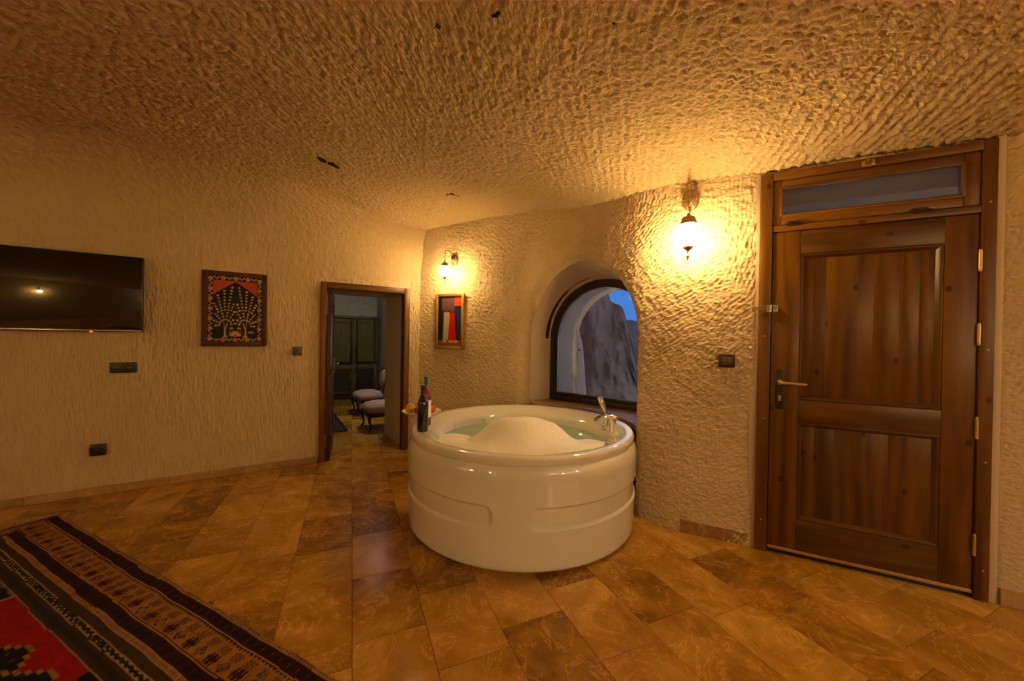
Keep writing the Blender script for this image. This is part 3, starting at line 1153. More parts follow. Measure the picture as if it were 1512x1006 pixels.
# swing bar guard across frame and leaf
mb = MB()
mb.box(0.062, 0.088, -0.030, -0.021, 1.512, 1.556)
mb.tube([(0.062, -0.036, 1.538), (0.090, -0.036, 1.538)], 0.006, 10)
mb.build('guard_keeper', M['silver'], door, 0.001)
mb = MB()
mb.box(0.028, 0.050, -0.041, -0.034, 1.512, 1.556)
mb.tube([(0.05, -0.050, 1.541), (-0.045, -0.050, 1.541), (-0.052, -0.050, 1.5375), (-0.052, -0.050, 1.532), (-0.045, -0.050, 1.5285), (0.05, -0.050, 1.5285)], 0.003, 8)
mb.tube([(0.047, -0.050, 1.515), (0.047, -0.050, 1.553)], 0.006, 10)
mb.build('guard_bar', M['silver'], door)
# plain mortar strip between the lock jamb and the stone
dbox('mortar_strip', -0.05, -0.010, 0.0, 2.40, -0.012, 0.06, 'plaster', 0.004)
dbox('mortar_strip', FWd - 0.003, FWd + 0.03, 0.0, 2.40, -0.022, 0.06, 'plaster', 0.006)
for x, z in ((0.02, 1.36), (0.022, 0.84), (0.02, 0.20), (0.976, 2.06), (0.978, 1.30), (0.978, 0.72), (0.978, 0.16)):
    mb = MB()
    mb.lathe([(0.005, 0), (0.005, 0.002), (0.003, 0.003)], 10, Matrix.Translation((x, -0.0345, z)) @ Matrix.Rotation(PI / 2, 4, 'X'))
    mb.build('frame_screw', M['brass'], door)

# ================================================================== inner door (open)
d2 = empty('door_2', (J0[0], J0[1], 0), RZL)
tag(d2, 'dark wooden inner door standing open into the sitting room', kind='structure')
mb = MB(); mb.box(-0.014, 0.040, -0.045, 0.07, 0, 1.882); mb.build('jamb', M['frame'], d2, 0.006)
mb = MB(); mb.box(0.853, 0.915, -0.045, 0.07, 0, 1.882); mb.build('jamb', M['frame'], d2, 0.006)
mb = MB(); mb.box(0.040, 0.853, -0.045, 0.07, 1.818, 1.882); mb.build('frame_head', M['frame_h'], d2, 0.006)
for x0, x1 in ((0.845, 0.855),):
    mb = MB(); mb.box(x0, x1, 0.01, 0.06, 0, 1.822); mb.build('door_stop', M['dark_wood'], d2, 0.002)
# hinged leaf: own origin on the hinge line
lf = MB()
LW, LH = 0.66, 1.79
lf.box(0, 0.10, -0.019, 0.019, 0.012, LH); a_ = lf.mesh('leaf')
lf.box(LW - 0.10, LW, -0.019, 0.019, 0.012, LH)
lf.box(0.10, LW - 0.10, -0.019, 0.019, 0.012, 0.18)
lf.box(0.10, LW - 0.10, -0.019, 0.019, 0.78, 0.90)
lf.box(0.10, LW - 0.10, -0.019, 0.019, LH - 0.12, LH)
leaf2 = lf.build('leaf', M['dark_wood'], d2, 0.003)
leaf2.location = (0.066, -0.050, 0)
leaf2.rotation_euler.z = math.radians(80)
for z0, z1 in ((0.18, 0.78), (0.90, LH - 0.12)):
    mb = MB(); mb.box(0.09, LW - 0.09, -0.008, 0.008, z0 - 0.01, z1 + 0.01); mb.build('leaf_panel', M['dark_wood'], leaf2, 0.002)
for sgn in (-1, 1):
    mb = MB()
    mb.box(LW - 0.07, LW - 0.035, sgn * 0.019, sgn * 0.025, 0.87, 1.06)
    mb.tube([(LW - 0.052, sgn * 0.02, 0.99), (LW - 0.052, sgn * 0.06, 0.99), (LW - 0.06, sgn * 0.066, 0.99), (LW - 0.16, sgn * 0.066, 0.985)], [0.008, 0.008, 0.008, 0.007], 10)
    mb.build('lever_handle', M['brass'], leaf2)
for z in (0.25, 0.95, 1.6):
    mb = MB(); mb.tube([(-0.004, -0.022, z - 0.04), (-0.004, -0.022, z + 0.04)], 0.007, 10); mb.build('hinge', M['dark_bronze'], leaf2)

# ================================================================== arched window
win = empty('window_1', (WC[0], WC[1], 0), RZW)
tag(win, 'dark framed arched window set deep in the stone niche', kind='structure')
def arch_ring(r0, r1, zc, zb, y0, y1, a0=PI, a1=0.0, legs=True, n=40):
    """ring of rectangular section following the arch; legs run down to zb"""
    prof = []
    if legs:
        prof.append((-1, 0, zb - zc))
    for k in range(n + 1):
        a = a0 + (a1 - a0) * k / n
        prof.append((math.cos(a), math.sin(a), 0))
    if legs:
        prof.append((1, 0, zb - zc))
    mb = MB()
    rows = []
    for r, y in ((r0, y0), (r1, y0), (r1, y1), (r0, y1), (r0, y0)):
        rows.append([(c * r, y, zc + s_ * r + dz) for c, s_, dz in prof])
    for q0, q1 in zip(rows[:-1], rows[1:]):
        mb.band(q0, q1)
    for i in (0, -1):
        mb.add([rows[k][i] for k in range(4)], [(0, 1, 2, 3)])
    return mb


arch_ring(WR - 0.045, WR + 0.005, WZ, WB, -0.02, 0.05).build('outer_frame', M['window_frame'], win, 0, 2, 40)
arch_ring(WR - 0.072, WR - 0.043, WZ, WB + 0.05, -0.006, 0.04).build('sash_frame', M['window_frame'], win, 0, 2, 40)
arch_ring(WR - 0.078, WR - 0.071, WZ, WB + 0.07, 0.004, 0.02).build('glazing_gasket', M['silver'], win, 0, 2, 40)
mb = MB(); mb.box(-WR, WR, -0.03, 0.05, WB, WB + 0.052); mb.build('bottom_rail', M['window_frame'], win, 0.004)
mb = MB(); mb.box(-WR + 0.044, WR - 0.044, -0.012, 0.04, WB + 0.052, WB + 0.082); mb.build('sash_rail', M['window_frame'], win, 0.003)
gp = [(math.cos(PI - PI * k / 40) * (WR - 0.06), WZ + math.sin(PI - PI * k / 40) * (WR - 0.06)) for k in range(41)]
gp = [(-WR + 0.06, WB + 0.06)] + gp + [(WR - 0.06, WB + 0.06)]
mb = MB(); mb.prism(gp, 0.012, 0.016); mb.build('pane', M['glass'], win, 0, 2, 40)
arch_ring(WR + 0.012, WR + 0.024, WZ + 0.01, WB, -0.085, -0.012, PI * 0.995, 0.42 * PI, False).build('arch_trim', M['window_frame'], win, 0, 2, 40)

# ---- what lies outside
nT = 60
rows = []
ts = np.linspace(0, 1, nT)
tt = [(-1, 0, -z) for z in np.linspace(1.3, 0.02, 16)] + [(math.cos(PI - PI * t), math.sin(PI - PI * t), 0) for t in ts] + [(1, 0, -z) for z in np.linspace(0.02, 1.3, 16)]
for i, y in enumerate(np.linspace(0.05, 0.42, 12)):
    rows.append([PW(c * (WR - 0.01), y, WZ + s_ * (WR - 0.01) + dz) for c, s_, dz in tt])
P = np.array(rows)
uvx = np.broadcast_to(np.linspace(0, .4, 12)[:, None], P.shape[:2])
uvy = np.broadcast_to(np.linspace(0, 4.5, len(tt))[None, :], P.shape[:2])
P = P + grid_normals(P) * ((fbm(uvx * 9, uvy * 9, 401, 2) - 0.5) * 0.012 * np.linspace(0, 1, 12)[:, None])[..., None]
tag(grid_mesh('wall_outer_reveal', P, M['grey_plaster'], None, np.stack([uvx, uvy], -1)), 'grey outer reveal beyond the arched window', kind='structure')
# rough broken edge of the outer wall
rows = []
for j, r in enumerate(np.linspace(0.0, 1.0, 9)):
    rr = WR - 0.050 + r * 0.045 + (0.9 * max(0, r - 0.9) * 10)
    rows.append([PW(c * (rr + 0.010 * (vn(np.array(k * 0.9), np.array(j * 0.5), 5) - 0.5)), 0.455 - 0.05 * r + 0.022 * float(vn(np.array(k * 0.8), np.array(j * 1.3), 9)), WZ + s_ * rr + dz)
                 for k, (c, s_, dz) in enumerate(tt)])
P = np.array(rows)
uvx = np.broadcast_to(np.linspace(0, .1, 9)[:, None], P.shape[:2])
uvy = np.broadcast_to(np.linspace(0, 4.5, len(tt))[None, :], P.shape[:2])
tag(grid_mesh('wall_outer_edge', P, M['rim_lightened'], None, np.stack([uvx, uvy], -1)), 'rough stone edge of the outer arch, coloured pale to look lit', kind='structure')

mb = MB(); mb.slab([(0.8, 3.9), (30, 3.9), (30, 40), (-6, 40), (-6, 12), (0.8, 5.2)], -0.45, -0.35)
tag(mb.build('ground', M['earth']), 'pale earth ground outside the window', kind='structure')


def cliff(name, contour, dist, mat, label, seed, depth=3.0, slope=0.35, amp=0.65):
    """rock mass standing on the ground; contour: (pixel x, pixel y) of its skyline at a distance"""
    xs = np.linspace(contour[0][0], contour[-1][0], 130)
    ys = np.interp(xs, [c[0] for c in contour], [c[1] for c in contour])
    top = np.array([CAM + ray(x, y) * dist for x, y in zip(xs, ys)])
    fwd = ray(905, 503)[:2]
    fwd = fwd / np.linalg.norm(fwd)
    prof = list(np.linspace(0, 1, 60)) + list(1 + np.linspace(0.05, 1, 16))
    P = np.zeros((len(xs), len(prof), 3))
    for j, t in enumerate(prof):
        if t <= 1:
            z = -0.4 + (top[:, 2] + 0.4) * t
            back = -slope * dist * 0.3 * (1 - t) ** 1.3
        else:
            z = top[:, 2] - 0.5 * (t - 1) ** 2 * (top[:, 2] + 0.4)
            back = depth * (t - 1)
        P[:, j, 0] = top[:, 0] + fwd[0] * back
        P[:, j, 1] = top[:, 1] + fwd[1] * back
        P[:, j, 2] = z
    U, V = np.meshgrid(np.linspace(0, 6, len(xs)), np.linspace(0, 4, len(prof)), indexing='ij')
    d = (fbm(U * 1.6, V * 0.9, seed, 5) - 0.5) * amp * 2 + (np.abs(fbm(U * 5, V * 1.4, seed + 9, 3) - 0.5)) * amp * 0.6
    fade = np.clip(1.6 - np.array(prof), 0.12, 1)[None, :]
    P[..., 0] += fwd[0] * d * fade
    P[..., 1] += fwd[1] * d * fade
    P[..., 2] += (fbm(U * 6, V * 6, seed + 3, 3) - 0.5) * 0.12
    o = grid_mesh(name, P, mat, None, np.stack([U, V], -1))
    return tag(o, label, 'cliff', 'cliffs outside the window')


cliff('rock_cliff', [(800, 380), (860, 396), (885, 415), (892, 424), (897, 428), (902, 444), (913, 449), (920, 456), (926, 474), (933, 500), (941, 540), (960, 575), (1000, 600)], 10.0, M['rock'], 'big grey brown cliff with a stepped skyline outside the arched window', 501)
cliff('rock_ridge', [(890, 470), (915, 472), (928, 473), (945, 474), (975, 466), (1010, 470), (1060, 480)], 19.0, M['rock_far'], 'dark far ridge under the blue sky past the cliff', 531, 4.0)

# pale tapering stone post with two holes just past the outer arch
b0 = CAM + ray(862, 585) * 5.4
post = empty('stone_post', (b0[0], b0[1], -0.35))
tag(post, 'pale tapering stone post with two dark holes outside the window', 'stone post')
P = []
for z in np.linspace(0, 1.83, 40):
    row = []
    w = 0.105 - 0.062 * z / 1.83
    if z > 1.60:
        w *= max(0.10, 1 - ((z - 1.60) / 0.24))
    for a in np.linspace(0, 2 * PI, 25):
        q = w * (1 + 0.16 * (float(vn(np.array(math.cos(a) * 2 + 5), np.array(z * 6 + math.sin(a) * 2), 77)) - 0.5))
        row.append((q * math.cos(a) - 0.09 * z / 1.8, q * math.sin(a), z))
    P.append(row)
P = np.array(P)
uv = np.stack(np.meshgrid(np.linspace(0, 1.8, 40), np.linspace(0, .7, 25), indexing='ij'), -1)
grid_mesh('shaft', P, M['plaster'], None, uv, None, post)
for z in (1.52, 1.33):
    mb = MB(); mb.ball((-0.085, -0.035, z), 0.022, 12, 8, (1.0, 0.9, 1.5)); mb.build('hole', M['black'], post)

# porch wall seen dimly through the transom glass; slab above added against sky light
mb = MB(); mb.box(-0.9, 1.9, 1.3, 1.5, -0.1, 2.50)
o = mb.build('wall_porch', M['far_wall']); o.location = (D0[0], D0[1], 0); o.rotation_euler.z = RZD
tag(o, 'pale courtyard wall outside the entrance door', kind='structure')
mb = MB(); mb.box(-0.9, 1.9, 0.12, 1.5, 2.62, 2.70)
o = mb.build('porch_sky_block', M['far_wall']); o.location = (D0[0], D0[1], 0); o.rotation_euler.z = RZD
tag(o, 'added slab over the porch that blocks sky light', kind='structure')

# ================================================================== round tub
RT = 0.836
HT = 0.662
tub = empty('hot_tub', (TUB[0], TUB[1], 0))
tag(tub, 'round white acrylic whirlpool tub filled with water and bubble foam', 'bathtub')
q = on_floor(753, 845)
phi0 = math.atan2(q[1] - TUB[1], q[0] - TUB[0])
nph = 480
prof = [(0.800, 0.0), (0.800, 0.016), (0.828, 0.018), (0.838, 0.024), (0.841, 0.034)]
prof += [(0.841 + 0.012 * ((z - 0.034) / 0.49), z) for z in np.linspace(0.05, 0.52, 95)]
for t in np.linspace(0.1, 1, 14):
    a = t * PI / 2
    prof.append((0.853 - 0.040 * (1 - math.cos(a)), 0.52 + 0.088 * math.sin(a)))
ph = np.linspace(0, 2 * PI, nph + 1)
pr = np.array([p[0] for p in prof]); pz = np.array([p[1] for p in prof])
PHI, ZZ = np.meshgrid(ph, pz, indexing='ij')
RR = np.broadcast_to(pr[None, :], PHI.shape).copy()
rel = (PHI - phi0 + PI) % (2 * PI) - PI
for a0, a1 in ((0.13, 1.60), (-1.60, -0.13), (1.86, 3.05), (-3.05, -1.86)):
    cx, hw = (a0 + a1) / 2 * 0.85, (a1 - a0) / 2 * 0.85
    hh, rr = 0.060, 0.048
    qx = np.abs(rel * 0.85 - cx) - (hw - rr)
    qz = np.abs(ZZ - 0.318) - (hh - rr)
    sd = np.hypot(np.maximum(qx, 0), np.maximum(qz, 0)) + np.minimum(np.maximum(qx, qz), 0) - rr
    RR -= 0.014 * sstep(0.007, -0.007, sd)
P = np.stack([RR * np.cos(PHI), RR * np.sin(PHI), ZZ], -1)
body = grid_mesh('tub_skirt', P, M['acrylic'], None, None, None, tub, False, 70)
# lip, deck and basin
mb = MB()
lip = [(0.800, 0.604), (0.822, 0.605), (0.829, 0.609)]
lip += [(0.831, 0.618), (0.834, 0.640)]
lip += [(0.834 - 0.016 * (1 - math.cos(t * PI / 2)), 0.640 + 0.022 * math.sin(t * PI / 2)) for t in np.linspace(0.15, 1, 7)]
lip += [(0.79, 0.6620), (0.770, 0.6600), (0.758, 0.6560), (0.720, 0.636), (0.685, 0.617), (0.668, 0.606), (0.656, 0.590), (0.648, 0.565), (0.635, 0.52), (0.60, 0.38), (0.54, 0.24), (0.45, 0.18), (0.0005, 0.17)]
mb.lathe(lip, 160, None, False)
rim = mb.build('tub_rim', M['acrylic'], tub, 0, 2, 60)
# small cover button low on the skirt
q = on_floor(790, 845)
a = math.atan2(q[1] - TUB[1], q[0] - TUB[0])
mb = MB()
mb.lathe([(0.016, 0), (0.016, 0.003), (0.012, 0.006)], 20, Matrix.Rotation(a, 4, 'Z') @ Matrix.Translation((0.839, 0, 0.058)) @ Matrix.Rotation(PI / 2, 4, 'Y'))
mb.build('cover_button', M['acrylic'], tub)
# overflow knob on the inner wall
b = math.radians(-28)
mb = MB()
mb.lathe([(0.034, 0), (0.034, 0.006), (0.026, 0.016), (0.012, 0.020)], 28, Matrix.Rotation(b, 4, 'Z') @ Matrix.Translation((0.662, 0, 0.575)) @ Matrix.Rotation(-PI / 2 + 0.2, 4, 'Y'))
mb.build('overflow_knob', M['chrome'], tub)
# jets just above the water
for dg_ in (70, 95, 120, 150):
    mb = MB()
    mb.lathe([(0.022, 0), (0.022, 0.004), (0.010, 0.008)], 18, Matrix.Rotation(math.radians(dg_), 4, 'Z') @ Matrix.Translation((0.646, 0, 0.565)) @ Matrix.Rotation(-PI / 2 + 0.2, 4, 'Y'))
    mb.build('jet', M['acrylic'], tub)
tw = NT('tinted_water')
wb_ = tw.bsdf(Base_Color=(0.30, 0.46, 0.40, 1), Roughness=0.08)
nv_ = tw.noise(tw.coords('Object'), 9, 3)
tw.l(tw.mix(nv_, (0.26, 0.42, 0.37), (0.38, 0.52, 0.45)), wb_.inputs['Base Color'])
tw.bump(nv_, wb_, 0.25, 0.01)
tf = NT('bath_foam')
fb_ = tf.bsdf(Roughness=0.75, Subsurface_Weight=0.0)
fv = tf.coords('Object')
fn = tf.noise(fv, 45, 6, 0.7)
tf.l(tf.mix(fn, (0.78, 0.75, 0.70), (0.88, 0.86, 0.82)), fb_.inputs['Base Color'])
tf.bump(fn, fb_, 0.12, 0.006)
WL = 0.535
mb = MB(); mb.lathe([(0.0005, WL), (0.30, WL), (0.6385, WL)], 96, None, False)
wtr = mb.build('water', tw.m); wtr.location = (TUB[0], TUB[1], 0)
tag(wtr, 'pale green bath water inside the round tub', 'water', kind='stuff')
# foam heap
n = 150
U, V = np.meshgrid(np.linspace(-0.66, 0.66, n), np.linspace(-0.66, 0.66, n), indexing='ij')
R_ = np.hypot(U, V)
g = lambda x, y, sx, sy, p=2: np.exp(-(np.abs((U - x) / sx) ** p + np.abs((V - y) / sy) ** p))
H = 0.165 * sstep(1.0, 0.45, np.hypot((U - 0.01) / 0.43, (V + 0.07) / 0.44))
H += 0.085 * g(-0.20, -0.36, 0.38, 0.22) + 0.075 * g(0.22, -0.40, 0.36, 0.20) + 0.06 * g(-0.52, 0.02, 0.17, 0.26)
H += 0.065 * g(0.50, -0.14, 0.20, 0.24) - 0.07 * g(-0.42, 0.26, 0.17, 0.18) - 0.06 * g(0.46, 0.20, 0.18, 0.18)
H += 0.022 * (fbm(U * 7, V * 7, 601, 2) - 0.5) + 0.004 * (fbm(U * 26, V * 26, 605, 2) - 0.5)
H -= 0.024
edge_r = np.where(R_ > 0, 0.62, 0.62)
H = np.where(R_ > 0.645, -0.05, H)
keepf = (np.maximum.reduce([H[:-1, :-1], H[1:, :-1], H[:-1, 1:], H[1:, 1:]]) > -0.004) & (np.maximum.reduce([R_[:-1, :-1], R_[1:, 1:], R_[1:, :-1], R_[:-1, 1:]]) < 0.652)
sc_ = np.where(R_ > 0.640, 0.640 / np.maximum(R_, 1e-6), 1.0)
P = np.stack([U * sc_, V * sc_, WL + np.maximum(H, -0.006)], -1)
foam = grid_mesh('bubble_foam', P, tf.m, keepf)
foam.location = (TUB[0], TUB[1], 0)
tag(foam, 'heap of white bubble foam floating in the tub', 'foam', kind='stuff')

# ------------------------------------------------------------------ tap set on the deck
def deck_point(px, py, z=0.66):
    """pixel -> point on the sloping deck of the tub"""
    for _ in range(40):
        p = on_floor(px, py, z)
        r = math.hypot(p[0] - TUB[0], p[1] - TUB[1])
        z = 0.5 * z + 0.5 * float(np.interp(r, [0.656, 0.668, 0.685, 0.72, 0.758, 0.77], [0.590, 0.606, 0.617, 0.636, 0.656, 0.661]))
    return on_floor(px, py, z)


tp = deck_point(905, 637)
tap = empty('bath_tap', (tp[0], tp[1], tp[2] - 0.010), math.atan2(TUB[1] - tp[1], TUB[0] - tp[0]) + 0.25)
tag(tap, 'chrome waterfall tap on the rim of the round tub', 'tap')
mb = MB(); mb.lathe([(0.030, 0), (0.030, 0.006), (0.024, 0.010), (0.022, 0.085), (0.024, 0.112), (0.020, 0.124), (0.008, 0.128)], 28); mb.build('tap_body', M['chrome'], tap, 0, 2, 50)
mb = MB()
rows = []
for x, z, w, h in ((-0.024, 0.104, 0.022, 0.020), (0.02, 0.118, 0.024, 0.020), (0.06, 0.122, 0.025, 0.014), (0.10, 0.118, 0.026, 0.010), (0.13, 0.106, 0.027, 0.008), (0.145, 0.092, 0.027, 0.006)):
    rows.append([(x, -w, z), (x, -w * 0.8, z + h), (x, w * 0.8, z + h), (x, w, z), (x, w * .8, z - h * .4), (x, -w * .8, z - h * .4), (x, -w, z)])
for r0, r1 in zip(rows[:-1], rows[1:]):
    mb.band(r0, r1)
mb.add(rows[0][:6], [(0, 1, 2, 3, 4, 5)]); mb.add(rows[-1][:6], [(5, 4, 3, 2, 1, 0)])
mb.build('spout', M['chrome'], tap, 0, 2, 60)
dp = deck_point(893, 634, 0.646)
dv = empty('diverter_knob', (dp[0], dp[1], dp[2] - 0.006))
tag(dv, 'small chrome control knob beside the bath tap', 'tap knob')
mb = MB(); mb.lathe([(0.020, 0), (0.020, 0.005), (0.012, 0.010), (0.012, 0.030)], 22); mb.build('knob_base', M['chrome'], dv)
mb = MB(); mb.lathe([(0.017, 0.030), (0.021, 0.036), (0.021, 0.056), (0.016, 0.062)], 22); mb.build('knob_cap', M['chrome'], dv)
sp = deck_point(899, 629, 0.648)
sh = empty('hand_shower', (sp[0], sp[1], sp[2] - 0.006))
tag(sh, 'chrome hand shower leaning in its holder behind the bath tap', 'hand shower')
mb = MB(); mb.lathe([(0.021, 0), (0.021, 0.008), (0.014, 0.014), (0.013, 0.050), (0.018, 0.060)], 22); mb.build('holder', M['chrome'], sh)
dirx = Vector((-0.40, 0.05, 1)).normalized()
p0 = Vector((0, 0, 0.045))
mb = MB(); mb.tube([p0 + dirx * k for k in (0, 0.06, 0.10)], [0.009, 0.010, 0.013], 14); mb.build('handle', M['chrome'], sh)
mb = MB()
mb.tube([p0 + dirx * k for k in (0.095, 0.115, 0.20, 0.212)], [0.014, 0.021, 0.022, 0.017], 16)
mb.build('spray_head', M['chrome'], sh)

# ------------------------------------------------------------------ bottles
def bottle(name, px, py, h, glass, label, cap, neck_col=None, label_m=None, r=0.038):
    p = on_floor(px, py, 0.661)
    b = empty(name, (p[0], p[1], 0.6622))
    tag(b, label, 'bottle')
    k = h / 0.32
    pr = [(r * .6, 0.004), (r * 0.92, 0.0), (r, 0.006), (r, 0.185 * k), (r * 0.93, 0.205 * k), (r * 0.62, 0.232 * k), (0.0155, 0.250 * k), (0.0140, 0.262 * k), (0.0138, 0.300 * k)]
    mb = MB(); mb.lathe(pr, 28); mb.build('bottle_glass', glass, b, 0, 2, 60)
    mb = MB(); mb.lathe([(0.0152, 0.262 * k), (0.0150, 0.300 * k), (0.0165, 0.304 * k), (0.0165, 0.312 * k), (0.0150, 0.3195 * k)], 22); mb.build('capsule', cap, b)
    if label_m:
        mb = MB(); mb.lathe([(r + 0.0006, 0.055 * k), (r + 0.0009, 0.056 * k), (r + 0.0009, 0.165 * k), (r + 0.0006, 0.166 * k)], 28, None, False); mb.build('paper_label', label_m, b)
    return b


dark_glass = plain('dark_bottle_glass', (0.010, 0.012, 0.007), 0.06, Coat_Weight=0.5)
red_glass = plain('red_bottle_glass', (0.20, 0.012, 0.010), 0.07, Coat_Weight=0.5)
teal = plain('turquoise_foil', (0.005, 0.20, 0.19), 0.3, 0.3)
bottle('wine_bottle', 624, 637, 0.325, dark_glass, 'dark wine bottle standing on the near rim of the tub', plain('black_capsule', (0.02, 0.008, 0.006), 0.4))
bottle('wine_bottle', 628.5, 628, 0.365, red_glass, 'red bottle with turquoise cap and white label behind the dark bottle', teal, None, M['white'])

# ------------------------------------------------------------------ fruit plate
pc = np.array([-0.735, 3.075])
plate = empty('fruit_plate', (pc[0], pc[1], 0.662))
tag(plate, 'white china plate holding fruit on the tub rim', 'plate')
mb = MB()
mb.lathe([(0.055, 0.0), (0.060, 0.0), (0.060, 0.012), (0.095, 0.020), (0.140, 0.036), (0.158, 0.048), (0.160, 0.051), (0.155, 0.051), (0.135, 0.041), (0.09, 0.026), (0.0005, 0.022)], 48)
mb.build('plate_dish', M['white'], plate, 0, 2, 50)
mb = MB(); mb.lathe([(0.1565, 0.0508), (0.160, 0.0530), (0.1625, 0.0505)], 48, None, False); mb.build('plate_edge', M['gold_frame'], plate)


def fruit(name, cat, label, x, y, z, r, color, tilt, flat_=0.88, stem=True):
    f = empty(name, (pc[0] + x, pc[1] + y, 0.662 + z))
    tag(f, label, cat, 'fruit on the plate')
    f.rotation_euler = tilt
    m_ = plain(name + '_skin', color, 0.35)
    prof = []
    for i in range(15):
        t = PI * i / 14
        rr = r * math.sin(t) * (1 + 0.10 * math.cos(t))
        zz = -r * flat_ * math.cos(t)
        if i > 11:
            zz -= r * 0.16 * ((i - 11) / 3) ** 1.3
        if i < 2:
            zz += r * 0.10 * (2 - i) / 2
        prof.append((max(rr, 0.0004), zz))
    mb = MB(); mb.lathe(prof, 22); mb.build('fruit_flesh', m_, f, 0, 2, 80)
    mb = MB(); mb.lathe([(r * .16, -r * flat_ * .96), (r * .13, -r * flat_ * .90), (0.002, -r * flat_ * .84)], 10); mb.build('blossom_end', M['dark_bronze'], f)
    if stem:
        mb = MB(); mb.tube([(0, 0, r * flat_ * .7), (0.002, 0, r * flat_ * .95), (0.005, 0.001, r * flat_ * 1.15)], 0.0018, 6); mb.build('stem', M['dark_wood'], f)


fruit('apple', 'apple', 'yellow apple showing its blossom end at the plate edge', -0.083, -0.045, 0.075, 0.043, (0.62, 0.36, 0.02), (-1.25, 0.0, 0.35))
fruit('apple', 'apple', 'yellow apple lying behind the other yellow one', -0.045, 0.055, 0.080, 0.043, (0.60, 0.33, 0.03), (0.5, 0.3, 0.2))
fruit('plum', 'plum', 'dark red plum between the yellow apple and the bottle', -0.016, -0.075, 0.066, 0.032, (0.16, 0.012, 0.010), (0.3, 0.2, 0))
fruit('peach', 'peach', 'orange red peach at the side of the plate towards the foam', 0.082, -0.03, 0.070, 0.037, (0.50, 0.085, 0.015), (0.2, 0.1, 0), 0.95)
fruit('apple', 'apple', 'red apple in the middle of the plate behind the bottles', 0.038, 0.055, 0.078, 0.040, (0.30, 0.02, 0.012), (-0.2, 0.2, 0))

# ================================================================== wall lamps
def ring_pts(c, r, n=14):
    return [(c[0], c[1] + r * math.cos(2 * PI * k / n), c[2] + r * math.sin(2 * PI * k / n)) for k in range(n + 1)]


def sconce(p, z, rz, label, reach=0.19, gm='globe', drop=0.03, k_=1.0):
    """p: plan point on the wall; z: height of the wall plate; local -y points into the room"""
    s = empty('wall_lamp', (p[0], p[1], z), rz)
    tag(s, label, 'wall lamp', 'mottled glass wall lamps')
    s.scale = (k_, k_, k_)
    Rx = Matrix.Rotation(PI / 2, 4, 'X')
    mb = MB()
    mb.lathe([(0.052, -0.03), (0.054, 0.004), (0.050, 0.010), (0.040, 0.013), (0.034, 0.020), (0.020, 0.024), (0.012, 0.034)], 28, Rx @ Matrix.Diagonal((0.85, 1.15, 1, 1)))
    for k in range(12):
        a = 2 * PI * k / 12
        mb.ball((0.038 * math.cos(a) * .85, -0.013, 0.038 * math.sin(a) * 1.15), 0.006, 8, 6)
    mb.build('wall_plate', M['bronze'], s, 0, 2, 50)
    arm = [(0, -0.02, -0.035), (0, -0.035, -0.045), (0, -0.052, -0.025), (0, -0.060, 0.02)]
    for t in np.linspace(0, 1, 10):
        a = PI - PI * t
        arm.append((0, -0.060 - (reach - 0.060) / 2 * (1 + math.cos(a)), 0.045 + 0.042 * math.sin(a)))
    arm.append((0, -reach, 0.030))
    mb = MB(); mb.tube(arm, 0.0048, 10)
    mb.tube([(0, -0.02, -0.035), (0, -0.024, -0.062), (0, -0.030, -0.085)], [0.007, 0.009, 0.003], 10)
    mb.ball((0, -reach, 0.036), 0.008, 10, 8)
    mb.build('arm', M['bronze'], s, 0, 2, 60)
    mb = MB()
    for k in range(3 + int(drop / 0.015)):
        c = (0, -reach, 0.018 - 0.015 * k)
        pts_ = [(c[0] + (0.006 * math.cos(2 * PI * j / 12) if k % 2 else 0), c[1] + (0 if k % 2 else 0.006 * math.cos(2 * PI * j / 12)), c[2] + 0.010 * math.sin(2 * PI * j / 12)) for j in range(13)]
        mb.tube(pts_, 0.0016, 6)
    mb.build('chain', M['bronze'], s, 0, 2, 60)
    T = Matrix.Translation((0, -reach, -0.020 - drop))
    mb = MB(); mb.lathe([(0.006, 0.0), (0.010, -0.006), (0.012, -0.014), (0.030, -0.022), (0.036, -0.030), (0.037, -0.040), (0.043, -0.050), (0.046, -0.058), (0.046, -0.064)], 28, T); mb.build('cap', M['bronze'], s, 0, 2, 50)
    gl_ = [(0.0445, -0.062)]
    for t in np.linspace(0.18, 0.90, 18):
        a = PI * t
        gl_.append((0.066 * math.sin(a) ** 0.9, -0.118 + 0.068 * math.cos(a)))
    mb = MB(); mb.lathe(gl_, 32, T, True); g_ = mb.build('glass_globe', M[gm], s, 0, 2, 70)
    mb = MB(); mb.lathe([(0.026, -0.180), (0.027, -0.186), (0.020, -0.196), (0.008, -0.203), (0.004, -0.212), (0.004, -0.222), (0.009, -0.230), (0.010, -0.238), (0.006, -0.246), (0.0015, -0.262)], 22, T); mb.build('finial', M['bronze'], s, 0, 2, 50)
    return s


def wall_hit(px, py):
    d = ray(px, py)
    best = None
    for k in range(len(PATH) - 1):
        a, b = PATH[k], PATH[k + 1]
        e = b - a
        n_ = np.array([-e[1], e[0]])
        den = d[:2] @ n_
        if abs(den) < 1e-9:
            continue
        t = (a @ n_) / den
        qq = d[:2] * t
        u_ = (qq - a) @ e / (e @ e)
        if t > 0 and -0.01 <= u_ <= 1.01 and (best is None or t < best[0]):
            best = (t, qq, CH + d[2] * t, math.atan2(e[1], e[0]))
    return best


